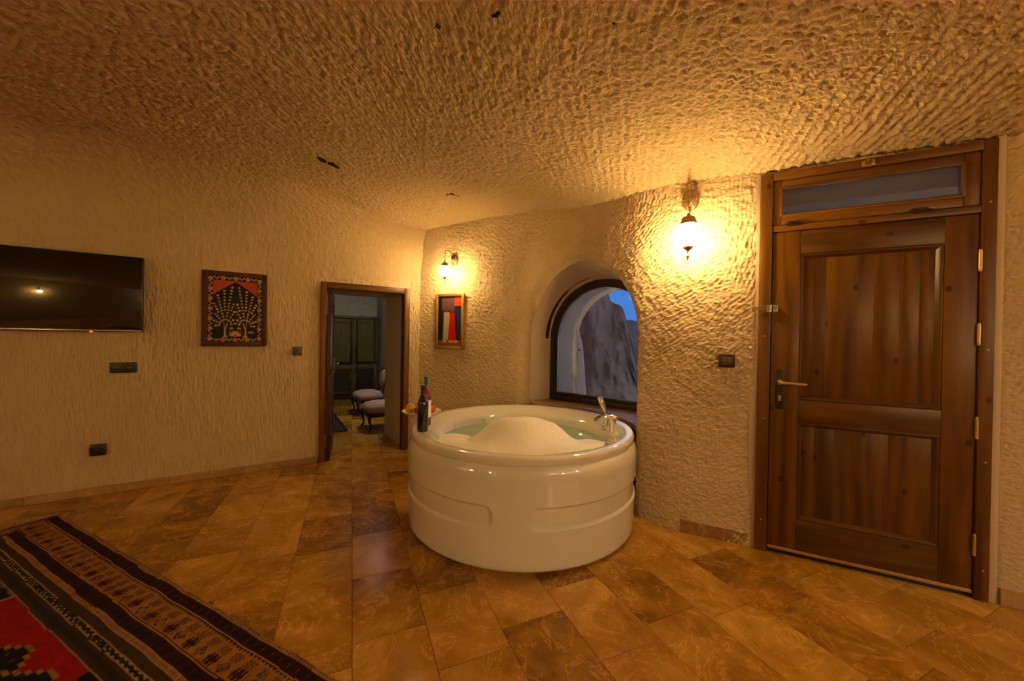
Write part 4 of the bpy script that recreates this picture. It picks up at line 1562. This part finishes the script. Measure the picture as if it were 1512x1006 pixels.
w = wall_hit(1020, 298)
off_ = lambda w, d: (w[1][0] + math.sin(w[3]) * d, w[1][1] - math.cos(w[3]) * d)
sconce(off_(w, 0.035), w[2], w[3], 'lit glass globe wall lamp between the window niche and entrance door', 0.145, 'globe', 0.100, 1.18)
w = wall_hit(672.5, 385)
sconce(off_(w, 0.03), w[2], w[3], 'lit glass globe wall lamp above the gilt framed painting', 0.20, 'globe', 0.03, 0.95)
for p, rz, where in (((-2.40, BACK + 0.02), PI, 'opposite the television'), ((-4.7, BACK + 0.02), PI, 'opposite the television, farther from the entrance'),
                     ((2.3, BACK + 0.02), PI, 'opposite the round tub'), ((3.4, BACK + 0.02), PI, 'opposite the entrance door'),
                     ((Ee[0] - 0.02, -0.9), -PI / 2, 'at the end past the entrance door')):
    sconce(p, 1.98, rz, 'lit glass globe wall lamp on the wall ' + where, 0.19, 'globe_bright')

M['globe_porch_fill'] = glow('added_porch_glow', (1.0, 0.80, 0.60), 45.0)  # added lamp, warms what shows through the transom
M['globe_rim_fill'] = glow('added_rim_glow', (1.0, 0.82, 0.62), 30.0)  # added lamp hidden in the outer reveal to brighten its rim
q_ = PW(WR - 0.015, 0.13, 0)
sconce(q_[:2], 1.62, RZW - PI / 2, 'added unseen globe lamp lighting the outer side of the arched window', 0.11, 'globe_rim_fill')
q_ = PD(0.5, 1.29, 0)
sconce(q_[:2], 1.75, RZD, 'added unseen globe lamp on the courtyard wall, lighting the transom', 0.19, 'globe_porch_fill')

# ================================================================== television
tv = empty('television', PL(-1.335, -0.095, 1.325), RZL)
tag(tv, 'large black flat television mounted on the stone wall', 'television')
TVW, TVH = 1.08, 0.612
mb = MB(); mb.box(-TVW, 0, -0.012, 0.030, 0, TVH); mb.build('television_case', M['black'], tv, 0.004)
mb = MB(); mb.box(-TVW + 0.009, -0.009, -0.0145, -0.0125, 0.022, TVH - 0.009); mb.build('screen', M['screen'], tv, 0.0004)
mb = MB(); mb.box(-TVW + 0.004, -0.004, -0.016, -0.0122, 0.003, 0.012); mb.build('lower_trim', M['silver'], tv, 0.001)
mb = MB(); mb.box(-0.30, -0.285, -0.017, -0.004, -0.009, 0.001); ld = mb.build('standby_light', M['red_light'], tv, 0.002)
mb = MB(); mb.box(-0.75, -0.33, 0.030, 0.10, 0.15, 0.45); mb.build('wall_bracket', M['black'], tv, 0.004)

# ================================================================== sockets and switches
def wall_panel(name, loc, rz, w, h, label, cat, wells=0, rocker=0, mat='anthracite'):
    p = empty(name, loc, rz)
    tag(p, label, cat)
    mb = MB(); mb.box(-w / 2, w / 2, -0.014, 0.016, -h / 2, h / 2); mb.build('cover_plate', M[mat], p, 0.003)
    for k in range(wells):
        x = (k - (wells - 1) / 2) * w / max(1, wells)
        T = Matrix.Translation((x, -0.014, 0)) @ Matrix.Rotation(PI / 2, 4, 'X')
        mb = MB(); mb.lathe([(0.030, -0.001), (0.030, 0.003), (0.026, 0.003), (0.024, -0.0005), (0.0005, -0.0005)], 28, T, False); ww = mb.build('socket_well', M['black'], p, 0, 2, 40)
        mb = MB()
        for dx in (-0.0095, 0.0095):
            mb.lathe([(0.003, 0), (0.003, 0.0012)], 10, Matrix.Translation((x + dx, -0.0142, 0)) @ Matrix.Rotation(PI / 2, 4, 'X'))
        mb.build('pin_hole', M['silver'], ww)
    for k in range(rocker):
        x = (k - (rocker - 1) / 2) * w * 0.28
        mb = MB(); mb.box(x - w * 0.14 + 0.0008, x + w * 0.14 - 0.0008, -0.021, -0.012, -h * 0.29, h * 0.29); mb.build('rocker', M['brown_key'], p, 0.002)
    return p


M['brown_key'] = plain('bronze_plastic', (0.10, 0.070, 0.030), 0.4, 0.3)
wall_panel('double_socket', PL(-1.466, -0.018, 1.028), RZL, 0.158, 0.086, 'brown black double socket on the wall under the television', 'wall socket', 2)
wall_panel('single_socket', PL(-1.606, -0.018, 0.366), RZL, 0.092, 0.092, 'brown black single socket low on the wall above the rug', 'wall socket', 1)
wall_panel('light_switch', PL(-0.217, -0.018, 1.158), RZL, 0.086, 0.086, 'small bronze light switch between folk tree picture and inner doorway', 'light switch', 0, 1, 'brown_key')
w = wall_hit(1072.5, 532.5)
wall_panel('light_switch', (w[1][0] + math.sin(w[3]) * 0.035, w[1][1] - math.cos(w[3]) * 0.035, w[2]), w[3], 0.094, 0.086, 'black light switch with brown rocker beside the entrance door', 'light switch', 0, 2)

# ================================================================== pictures
def lin(c):
    return np.array([(x / 12.92 if x <= 0.04045 else ((x + 0.055) / 1.055) ** 2.4) for x in c])


class Canvas:
    def __init__(s, w, h, res):
        s.w, s.h = w, h
        s.nx, s.nz = int(w / res) + 1, int(h / res) + 1
        s.X, s.Z = np.meshgrid(np.linspace(0, w, s.nx), np.linspace(0, h, s.nz), indexing='ij')
        s.C = np.zeros((s.nx, s.nz, 3))

    def fill(s, mask, c):
        s.C[mask] = lin(c)

    def disc(s, x, z, r, c, ry=None):
        s.fill(((s.X - x) / r) ** 2 + ((s.Z - z) / (ry or r)) ** 2 < 1, c)

    def line(s, x0, z0, x1, z1, w, c):
        dx, dz = x1 - x0, z1 - z0
        t = np.clip(((s.X - x0) * dx + (s.Z - z0) * dz) / (dx * dx + dz * dz), 0, 1)
        s.fill(np.hypot(s.X - x0 - t * dx, s.Z - z0 - t * dz) < w, c)

    def mesh(s, name, parent, y, x0, z0, mat):
        P = np.stack([s.X + x0, np.full_like(s.X, y), s.Z + z0], -1)
        return grid_mesh(name, P, mat, None, None, s.C, parent)


def picture_frame(root, w, h, fw, y0, y1, mat_v, bev=0.005):
    for (x0, x1, z0, z1) in ((0, fw, 0, h), (w - fw, w, 0, h), (fw, w - fw, 0, fw), (fw, w - fw, h - fw, h)):
        mb = MB(); mb.box(x0, x1, y0, y1, z0, z1); mb.build('frame_strip', mat_v, root, bev)
    mb = MB(); mb.box(0.005, w - 0.005, y1 - 0.006, y1, 0.005, h - 0.005); mb.build('backing', M['dark_wood'], root)


# folk tree of flowers
pw, ph_ = 0.490, 0.688
pic = empty('folk_tree_picture', PL(-0.968, -0.022, 1.207), RZL)
tag(pic, 'flowering folk tree picture in a maroon frame beside the television', 'picture')
picture_frame(pic, pw, ph_, 0.043, -0.022, 0.012, M['maroon'])
cv = Canvas(pw - 0.08, ph_ - 0.08, 0.0022)
W_, H_ = cv.w, cv.h
cv.fill(cv.X > -1, (0.10, 0.065, 0.075))
bd = 0.038
for i in range(7):          # border of blossoms
    for x in (0.020, W_ - 0.020):
        z = 0.03 + (H_ - 0.06) * i / 6
        for r, c in ((0.017, (0.84, 0.64, 0.50)), (0.012, (0.84, 0.46, 0.32)), (0.006, (0.25, 0.10, 0.09)), (0.003, (.85, .65, .4))):
            cv.disc(x, z, r, c)
        if i < 6:
            zz = z + (H_ - 0.06) / 12
            for q_, dz in ((-0.006, -0.016), (0.008, 0.0), (-0.005, 0.017)):
                cv.disc(x + q_, zz + dz, 0.008, (0.62, 0.60, 0.46)); cv.disc(x + q_, zz + dz, 0.004, (0.72, 0.62, 0.48))
for i in range(1, 4):
    for z in (0.020, H_ - 0.020):
        x = 0.02 + (W_ - 0.04) * i / 4
        for r, c in ((0.017, (0.84, 0.64, 0.50)), (0.012, (0.84, 0.46, 0.32)), (0.006, (0.25, 0.10, 0.09))):
            cv.disc(x, z, r, c)
for i in range(4):
    for z in (0.020, H_ - 0.020):
        x = 0.02 + (W_ - 0.04) * (i + 0.5) / 4
        for dx in (-0.016, 0.0, 0.016):
            cv.disc(x + dx, z + (0.005 if dx else -0.006), 0.008, (0.62, 0.60, 0.46)); cv.disc(x + dx, z + (0.005 if dx else -0.006), 0.004, (0.70, 0.60, 0.47))
cx_ = W_ / 2
zt = H_ - 0.042
arch_z = zt - 0.012 - 0.125 * (np.abs(cv.X - cx_) / (cx_ - bd)) ** 1.15
sp_ = (cv.Z > arch_z) & (cv.Z < zt) & (cv.X > bd) & (cv.X < W_ - bd)
cv.fill(sp_, (0.66, 0.13, 0.07))
sw_ = sp_ & (np.abs(np.sin(cv.X * 190 + 2 * np.sin(cv.Z * 150)) * np.sin(cv.Z * 210 + 1.5 * np.sin(cv.X * 120))) < 0.12)
cv.fill(sw_, (0.85, 0.50, 0.28))
rp = random.Random(5)
for side in (-1, 1):        # two slender trunks
    bx = cx_ + side * 0.075
    cv.line(bx, 0.045, bx + side * 0.004, 0.10, 0.007, (0.72, 0.58, 0.45))
    cv.line(bx + side * 0.004, 0.10, bx - side * 0.015, 0.17, 0.005, (0.70, 0.55, 0.42))
    cv.line(bx + side * 0.004, 0.11, bx + side * 0.012, 0.20, 0.003, (0.66, 0.52, 0.40))
    cv.line(bx - side * 0.012, 0.045, bx, 0.06, 0.006, (0.72, 0.58, 0.45)); cv.line(bx + side * 0.012, 0.045, bx, 0.06, 0.006, (0.72, 0.58, 0.45))
    root_z = 0.15
    for b in range(15):     # branches strung with blossom
        an = math.radians(4 + b * 12.0)
        for k in range(1, 15):
            rr = 0.022 + 0.0235 * k
            x = bx + side * math.cos(an) * rr
            z = root_z + math.sin(an) * rr * 1.25 - 0.004 * math.cos(an) * k
            if not (bd + 0.008 < x < W_ - bd - 0.008 and 0.07 < z < zt - 0.030 - 0.125 * (abs(x - cx_) / (cx_ - bd)) ** 1.15):
                continue
            if side * (x - cx_) < 0.006 or (b % 2 and k < 4):
                continue
            c = rp.choice([(0.66, 0.64, 0.50), (0.58, 0.60, 0.46), (0.86, 0.76, 0.58), (0.80, 0.52, 0.36), (0.70, 0.60, 0.56)])
            cv.disc(x, z, 0.0088, c); cv.disc(x, z, 0.0045, (0.34, 0.20, 0.15)); cv.disc(x, z, 0.0026, (0.90, 0.80, 0.60))
for k in range(9):          # open blossom between the trunks
    an = math.radians(10 + 20 * k)
    cv.line(cx_, 0.052, cx_ + 0.044 * math.cos(an), 0.052 + 0.046 * math.sin(an), 0.0048, (0.80, 0.66, 0.42) if k % 2 else (0.78, 0.50, 0.28))
cv.disc(cx_, 0.056, 0.012, (0.75, 0.30, 0.16))
for side in (-1, 1):        # little birds
    cv.disc(cx_ + side * 0.030, 0.125, 0.016, (0.66, 0.52, 0.36), 0.010)
    cv.line(cx_ + side * 0.036, 0.11, cx_ + side * 0.046, 0.075, 0.003, (0.30, 0.38, 0.44))
cv.disc(W_ - bd - 0.045, 0.09, 0.030, (0.36, 0.34, 0.24), 0.013); cv.disc(W_ - bd - 0.050, 0.093, 0.016, (0.70, 0.55, 0.45), 0.006)
cv.mesh('printed_cloth', pic, -0.006, 0.04, 0.04, M['print'])

# painting: plain stand-in with the same colours
w0, w1, w2, w3 = wall_hit(646, 475), wall_hit(687.5, 475), wall_hit(666, 434), wall_hit(666, 515.5)
gw = float(np.linalg.norm(w1[1] - w0[1]))
gh = w2[2] - w3[2]
rzp = math.atan2(*(w1[1] - w0[1])[::-1])
gp_ = empty('framed_painting', (w0[1][0] - 0.022 * -math.sin(rzp) * 0 + math.sin(rzp) * 0.03, w0[1][1] - math.cos(rzp) * 0.03, w3[2]), rzp)
tag(gp_, 'narrow gilt framed painting with a red and a pale upright form', 'painting')
picture_frame(gp_, gw, gh, 0.034, -0.022, 0.014, M['gold_frame'], 0.007)
cv = Canvas(gw - 0.06, gh - 0.06, 0.003)
W_, H_ = cv.w, cv.h
cv.fill(cv.X > -1, (0.16, 0.13, 0.20))
cv.fill((cv.Z > H_ * 0.72) & (cv.X < W_ * .7), (0.36, 0.25, 0.26))
cv.fill(cv.X < W_ * 0.17, (0.08, 0.07, 0.13))
cv.fill((cv.X > W_ * 0.70) & (cv.Z > H_ * 0.80), (0.78, 0.27, 0.08))
cv.fill((cv.X > W_ * 0.70) & (cv.Z > H_ * 0.48) & (cv.Z < H_ * 0.78), (0.12, 0.17, 0.36))
cv.fill(cv.Z < H_ * 0.13, (0.45, 0.30, 0.14))
cv.fill((np.abs(cv.X - W_ * 0.37) < W_ * (0.15 - 0.07 * (cv.Z / H_ - 0.16))) & (cv.Z > H_ * 0.13) & (cv.Z < H_ * 0.68), (0.60, 0.58, 0.45))
cv.fill((np.abs(cv.X - W_ * 0.60) < W_ * (0.17 - 0.14 * (cv.Z / H_ - 0.10))) & (cv.Z > H_ * 0.10) & (cv.Z < H_ * 0.66), (0.68, 0.05, 0.05))
cv.disc(W_ * 0.37, H_ * 0.72, W_ * 0.10, (0.40, 0.17, 0.08), H_ * 0.045); cv.disc(W_ * 0.58, H_ * 0.70, W_ * 0.09, (0.40, 0.17, 0.08), H_ * 0.040)
for x in (0.30, 0.55, 0.75):
    cv.disc(W_ * x, H_ * 0.10, W_ * 0.09, (0.66, 0.55, 0.36), H_ * 0.03)
cv.mesh('painted_canvas', gp_, -0.006, 0.03, 0.03, M['print'])

# ================================================================== woven rug
K0 = on_floor(89, 761)[:2]
K1 = on_floor(499, 1006)[:2]
gR = (K1 - K0) / np.linalg.norm(K1 - K0)
pR = np.array([gR[1], -gR[0]])
LR, WRg = 3.5, 1.75
res = 0.005
Tt, Pp = np.meshgrid(np.arange(0, LR + res, res), np.arange(0, WRg + res, res), indexing='ij')


def rug_colours(Tt, Pp, LR, WRg, full=True):
    d1 = np.minimum(Pp, WRg - Pp)
    d2 = np.minimum(Tt, LR - Tt) * 1.9
    use2 = d2 < d1
    d = np.where(use2, d2, d1)
    a = np.where(use2, Pp, Tt)
    wig = (vn(a * 6, a * 0 + 3, 7) - 0.5) * 0.006
    d = d + wig
    C = np.zeros(Tt.shape + (3,))
    def put(m, c):
        C[m] = lin(c)
    GOLD, TAN, RED, MAR, BLK, OLV = (0.64, 0.44, 0.17), (0.68, 0.52, 0.34), (0.62, 0.02, 0.03), (0.24, 0.05, 0.05), (0.09, 0.05, 0.05), (0.24, 0.17, 0.09)
    n1 = vn(Tt * 60, Pp * 60, 3)
    put(d < 99, MAR)
    per = lambda p, o=0.0: np.abs(((a + o) / p) % 1.0 - 0.5) * 2     # 1 at the cell edges, 0 in the middle
    m = (d > 0.005) & (d < 0.023); put(m, TAN); put(m & (per(0.014) < 0.35) & (np.abs(d - 0.014) < 0.006), BLK)
    m = (d >= 0.023) & (d < 0.074); put(m, (0.20, 0.035, 0.04)); put(m & (per(0.055) + np.abs(d - 0.048) * 42 < 0.9), BLK)
    put(m & (per(0.055, 0.027) < 0.14) & (np.abs(d - 0.048) < 0.006), (0.5, 0.18, 0.10))
    m = (d >= 0.074) & (d < 0.079); put(m, TAN)
    m = (d >= 0.079) & (d < 0.204); put(m, GOLD)
    put(m & (d < 0.094) & (per(0.024) < (0.094 - d) / 0.015 * 0.95), BLK)
    put((d > 0.079) & (d < 0.082), BLK)
    cell = np.floor(a / 0.085)
    u = (a / 0.085) % 1.0
    put(m & (d > 0.100) & (d < 0.138) & (np.abs(u - 0.5) < 0.30) & (((a + d * 0.8) / 0.0115) % 1.0 < 0.5), (0.22, 0.12, 0.07))
    dia = np.abs(u - 0.5) * 0.085 / 0.030 + np.abs(d - 0.168) / 0.028
    odd = (cell % 2) == 0
    put(m & odd & (dia < 1.0), BLK); put(m & odd & (dia < 0.70), GOLD); put(m & odd & (dia < 0.48), (0.30, 0.06, 0.05)); put(m & odd & (dia < 0.18), TAN)
    cross = ((np.abs(u - 0.5) < 0.10) | (np.abs(d - 0.166) < 0.008)) & (np.abs(u - 0.5) < 0.34) & (np.abs(d - 0.166) < 0.026)
    put(m & ~odd & cross, MAR)
    blob = (np.abs(np.abs(u - 0.5) - 0.24) < 0.07) & (np.abs(np.abs(d - 0.166) - 0.016) < 0.008)
    put(m & ~odd & blob, BLK)
    put(m & (np.abs(u - 0.0) < 0.05) & (d > 0.145) & (d < 0.19), BLK)
    put((d >= 0.199) & (d < 0.203), MAR); put((d >= 0.203) & (d < 0.207), TAN)
    m = (d >= 0.207) & (d < 0.258); put(m, (0.20, 0.035, 0.04)); put(m & (per(0.06) + np.abs(d - 0.232) * 40 < 0.8), BLK)
    m = (d >= 0.258) & (d < 0.282); put(m, TAN); put(m & (per(0.016) < 0.30) & (np.abs(d - 0.270) < 0.008), MAR)
    m = (d >= 0.282) & (d < 0.318); put(m, OLV)
    m = (d >= 0.318) & (d < 0.350); put(m, (0.08, 0.075, 0.06)); put(m & ((d < 0.3225) | (d > 0.3455)), TAN)
    put(m & (np.abs(d - 0.334 - 0.006 * np.sign(np.sin(a * 150))) < 0.0028) & (n1 > 0.3), (0.62, 0.58, 0.45))
    m = (d >= 0.350) & (d < 0.403); put(m, OLV); put(m & (np.abs(d - 0.376) < 0.012), (0.17, 0.11, 0.07))
    put((d >= 0.403) & (d < 0.408), (0.60, 0.48, 0.40))
    fld = d >= 0.408
    put(fld, RED)
    inside_d = d1 - 0.408
    # dark stepped end panels of the field
    st = np.floor((d1 - 0.4) / 0.06) * 0.055
    tl_ = np.minimum(Tt, LR - Tt)
    end = fld & (tl_ < 1.07)
    put(end, (0.06, 0.055, 0.06))
    put(end & (((Pp * 1.0) / 0.045) % 1.0 < 0.28) & ((Tt / 0.14) % 1.0 < 0.6), (0.42, 0.36, 0.28))
    put(fld & (np.abs(tl_ - 1.07) < 0.006), (0.62, 0.55, 0.45))
    # stepped medallions
    for cen in (LR / 2,):
        for c_ in (1.62, LR - 1.62):
            dx = np.abs(Tt - c_); dy = np.abs(Pp - WRg / 2)
            sx_ = np.floor(dx / 0.036) * 0.036
            lim = 0.405 - sx_ * 0.55
            md = fld & (dy < lim) & (dx < 0.30)
            put(md, (0.60, 0.45, 0.20)); put(fld & (dy < lim - 0.012) & (dx < 0.292), (0.06, 0.05, 0.05))
            tri = (((Tt + Pp) / 0.07) % 1.0 < 0.25) & (((Tt - Pp) / 0.07) % 1.0 < 0.25)
            put(fld & (dy < lim - 0.05) & (dx < 0.27) & tri, (0.48, 0.28, 0.10))
    tc_ = np.abs(Tt - 2.13)
    cor = fld & (tc_ < 0.14) & (inside_d < 0.18 - 1.2 * np.floor(tc_ / 0.03) * 0.03)
    put(cor, (0.06, 0.05, 0.05))
    C *= (0.80 + 0.35 * n1)[..., None]
    return C


C = rug_colours(Tt, Pp, LR, WRg)
rip = 0.0015 * np.sin(Tt * 31 + 2 * Pp) + 0.002 * (fbm(Tt * 5, Pp * 5, 9, 2) - 0.5)
Zr = 0.009 + rip
Zr[0, :] = Zr[-1, :] = 0.001
Zr[:, 0] = Zr[:, -1] = 0.001
edge_w = 0.007 * (vn(Tt * 5, Pp * 0, 5) - 0.5) * (Pp < 0.3)
P = np.stack([K0[0] + gR[0] * Tt + pR[0] * (Pp + edge_w), K0[1] + gR[1] * Tt + pR[1] * (Pp + edge_w), Zr], -1)
rug = grid_mesh('woven_rug', P, M['pile'], None, None, C)
tag(rug, 'flat woven kilim rug with red field and banded gold and black border', 'rug')
# fringe along the short side
fr = MB()
rf = random.Random(2)
for k in range(170):
    t = k * WRg / 170
    a = K0 + pR * t
    b = a - gR * (0.014 + 0.008 * rf.random()) + pR * (rf.random() - 0.5) * 0.008
    fr.tube([(a[0], a[1], 0.006), (b[0], b[1], 0.003)], [0.0022, 0.0012], 4)
o = fr.build('fringe', M['dark_wood'], rug)
o['kind'] = 'stuff'

# ================================================================== sitting room behind the doorway
# ceiling lamp that lights it
cl = empty('ceiling_lamp', PL(1.2, 1.75, 2.45), RZL)
tag(cl, 'round white glass ceiling lamp in the sitting room', 'ceiling lamp')
mb = MB(); mb.lathe([(0.13, 0.0), (0.13, -0.025), (0.11, -0.03)], 32); mb.build('mount', M['white'], cl)
M['far_glow'] = glow('cool_lamp_glass', (1.0, 0.93, 0.84), 26.0)
mb = MB(); mb.lathe([(0.12, -0.03), (0.15, -0.05), (0.15, -0.08), (0.10, -0.115), (0.0005, -0.125)], 32); mb.build('glass_shade', M['far_glow'], cl, 0, 2, 60)

# wardrobe
wd = empty('wardrobe', PL(0.52, 3.98, 0), RZL)
tag(wd, 'olive green wooden wardrobe with four doors in the sitting room', 'wardrobe')
ww, wh, wdp = 0.96, 1.74, 0.44
mb = MB(); mb.box(0, ww, 0.02, wdp, 0.06, wh - 0.06); mb.build('carcass', M['olive'], wd, 0.004)
mb = MB(); mb.box(0.02, ww - 0.02, 0.04, wdp - 0.02, 0, 0.06); mb.build('plinth', M['dark_wood'], wd, 0.004)
mb = MB(); mb.box(-0.03, ww + 0.03, -0.02, wdp, wh - 0.06, wh); mb.build('cornice', M['olive'], wd, 0.012)
for i in range(2):
    x0, x1 = 0.012 + i * (ww / 2 - 0.006), ww / 2 - 0.004 + i * (ww / 2 - 0.008)
    for z0, z1, pm in ((0.74, wh - 0.075, 'olive'), (0.08, 0.71, 'olive_dark')):
        mb = MB()
        mb.box(x0, x0 + 0.07, 0, 0.022, z0, z1); mb.box(x1 - 0.07, x1, 0, 0.022, z0, z1)
        mb.box(x0 + 0.07, x1 - 0.07, 0, 0.022, z0, z0 + 0.08); mb.box(x0 + 0.07, x1 - 0.07, 0, 0.022, z1 - 0.08, z1)
        dr = mb.build('wardrobe_door', M['olive'], wd, 0.003)
        mb = MB(); mb.box(x0 + 0.06, x1 - 0.06, 0.010, 0.018, z0 + 0.07, z1 - 0.07); mb.build('door_panel', M[pm], dr)
        hx = (x1 - 0.035) if i == 0 else (x0 + 0.035)
        hz = z0 + 0.28 if z0 > 0.5 else z1 - 0.12
        mb = MB(); mb.box(hx - 0.012, hx + 0.012, -0.004, 0.001, hz - 0.05, hz + 0.05); mb.lathe([(0.012, 0), (0.014, 0.012), (0.006, 0.02)], 14, Matrix.Translation((hx, -0.003, hz)) @ Matrix.Rotation(PI / 2, 4, 'X'))
        mb.build('pull', M['dark_bronze'], dr)


def side_chair(label, loc, rz):
    """low upholstered chair, front towards -x"""
    c = empty('side_chair', loc, rz)
    tag(c, label, 'chair', 'pink upholstered chairs in the sitting room')
    sd, sw2 = 0.45, 0.27
    fz = 0.245
    for x, y, front in ((0.03, -sw2 + 0.03, 1), (0.03, sw2 - 0.03, 1), (sd - 0.02, -0.19, 0), (sd - 0.02, 0.19, 0)):
        s_ = -1 if y < 0 else 1
        if front:
            pts_ = [(x + 0.02, y, fz), (x - 0.012, y + s_ * 0.012, fz - 0.04), (x - 0.006, y + s_ * 0.008, 0.14), (x + 0.016, y, 0.07), (x + 0.006, y, 0.025), (x - 0.020, y + s_ * 0.004, 0.008)]
            rr = [0.026, 0.028, 0.019, 0.013, 0.014, 0.017]
        else:
            pts_ = [(x, y, fz), (x + 0.02, y, 0.14), (x + 0.055, y, 0.008)]
            rr = [0.022, 0.018, 0.014]
        mb = MB(); mb.tube(pts_, rr, 10); mb.build('leg', M['dark_wood'], c, 0, 2, 60)
    def outline(inset, n=32):
        ps = []
        for k in range(n):
            a = 2 * PI * k / n
            ca, sa = math.cos(a), math.sin(a)
            x = sd / 2 + (sd / 2 - inset) * math.copysign(abs(ca) ** 0.55, ca)
            y = (sw2 - inset) * math.copysign(abs(sa) ** 0.55, sa) * (1 - 0.10 * (x / sd))
            ps.append((x, y))
        return ps
    mb = MB(); mb.slab(outline(0.0), fz - 0.045, fz + 0.008); mb.build('seat_rail', M['dark_wood'], c, 0.008)
    mb = MB()
    rows = []
    for ins, z in ((0.012, fz + 0.008), (-0.006, fz + 0.030), (-0.006, fz + 0.075), (0.025, fz + 0.110), (0.10, fz + 0.132), (0.20, fz + 0.140)):
        q_ = outline(ins)
        rows.append([(x, y, z) for x, y in q_ + q_[:1]])
    for r0, r1 in zip(rows[:-1], rows[1:]):
        mb.band(r0, r1)
    mb.add(rows[-1][:-1], [tuple(range(32))])
    mb.build('seat_cushion', M['pink'], c, 0, 2, 60)
    # oval back
    bx, bz, ba, bb_ = sd + 0.035, 0.585, 0.225, 0.175
    lean = Matrix.Translation((bx, 0, bz)) @ Matrix.Rotation(0.16, 4, 'Y')
    mb = MB()
    ring = [(0, ba * math.cos(2 * PI * k / 36), bb_ * math.sin(2 * PI * k / 36)) for k in range(37)]
    mb.tube(ring, 0.017, 8, lean)
    for y in (-0.11, 0.11):
        mb.tube([(-0.01, y * 1.3, -bb_ * 0.70), (-0.005, y * 1.35, -bb_ - 0.05), (-0.035, y * 1.5, fz - bz)], [0.016, 0.016, 0.019], 8, lean)
    mb.build('back_frame', M['dark_wood'], c, 0, 2, 60)
    mb = MB(); mb.ball((-0.004, 0, 0), 1.0, 28, 14, (0.042, ba - 0.014, bb_ - 0.014), lean); mb.build('back_cushion', M['pink'], c, 0, 2, 60)
    return c


side_chair('pink upholstered chair with carved dark legs at the passage corner', PL(0.675, 1.22, 0), RZL)
side_chair('pink upholstered chair with rounded back beyond the first chair', PL(0.745, 2.43, 0), RZL)

# small rug
Tt, Pp = np.meshgrid(np.arange(0, 1.75, 0.012), np.arange(0, 1.1, 0.012), indexing='ij')
C = np.zeros(Tt.shape + (3,))
C[:] = lin((0.14, 0.10, 0.09))
dd = np.minimum(np.minimum(Tt, 1.74 - Tt), np.minimum(Pp, 1.09 - Pp))
C[(dd > 0.05) & (dd < 0.12) & ((Tt + Pp) / 0.06 % 1.0 < 0.5)] = lin((0.34, 0.22, 0.16))
C[(dd > 0.16) & (np.abs((Tt / 0.2) % 1 - 0.5) + np.abs((Pp / 0.2) % 1 - 0.5) < 0.30)] = lin((0.30, 0.12, 0.10))
q0 = J0 + eL * -0.62 + nL * 1.19
Zr = np.full(Tt.shape, 0.008)
Zr[0, :] = Zr[-1, :] = 0.001; Zr[:, 0] = Zr[:, -1] = 0.001
P = np.stack([q0[0] + nL[0] * Tt + eL[0] * Pp, q0[1] + nL[1] * Tt + eL[1] * Pp, Zr], -1)
tag(grid_mesh('patterned_rug', P, M['pile'], None, None, C), 'small dark patterned rug on the sitting room floor', 'rug')

# picture on the sitting room wall
wp = empty('wall_picture', PL(FR_ - 0.012, 3.03, 1.12), RZL - PI / 2)
tag(wp, 'blue grey framed picture on the wall above the chairs', 'picture')
picture_frame(wp, 0.46, 0.56, 0.028, -0.016, 0.006, M['dark_wood'], 0.004)
cv = Canvas(0.41, 0.51, 0.006)
cv.fill(cv.X > -1, (0.30, 0.36, 0.38))
for k in range(5):
    for j in range(6):
        cv.disc(0.06 + k * 0.072, 0.05 + j * 0.082, 0.024, (0.55, 0.58, 0.55) if (k + j) % 2 else (0.18, 0.24, 0.28), 0.030)
cv.mesh('printed_sheet', wp, -0.004, 0.025, 0.025, M['print'])
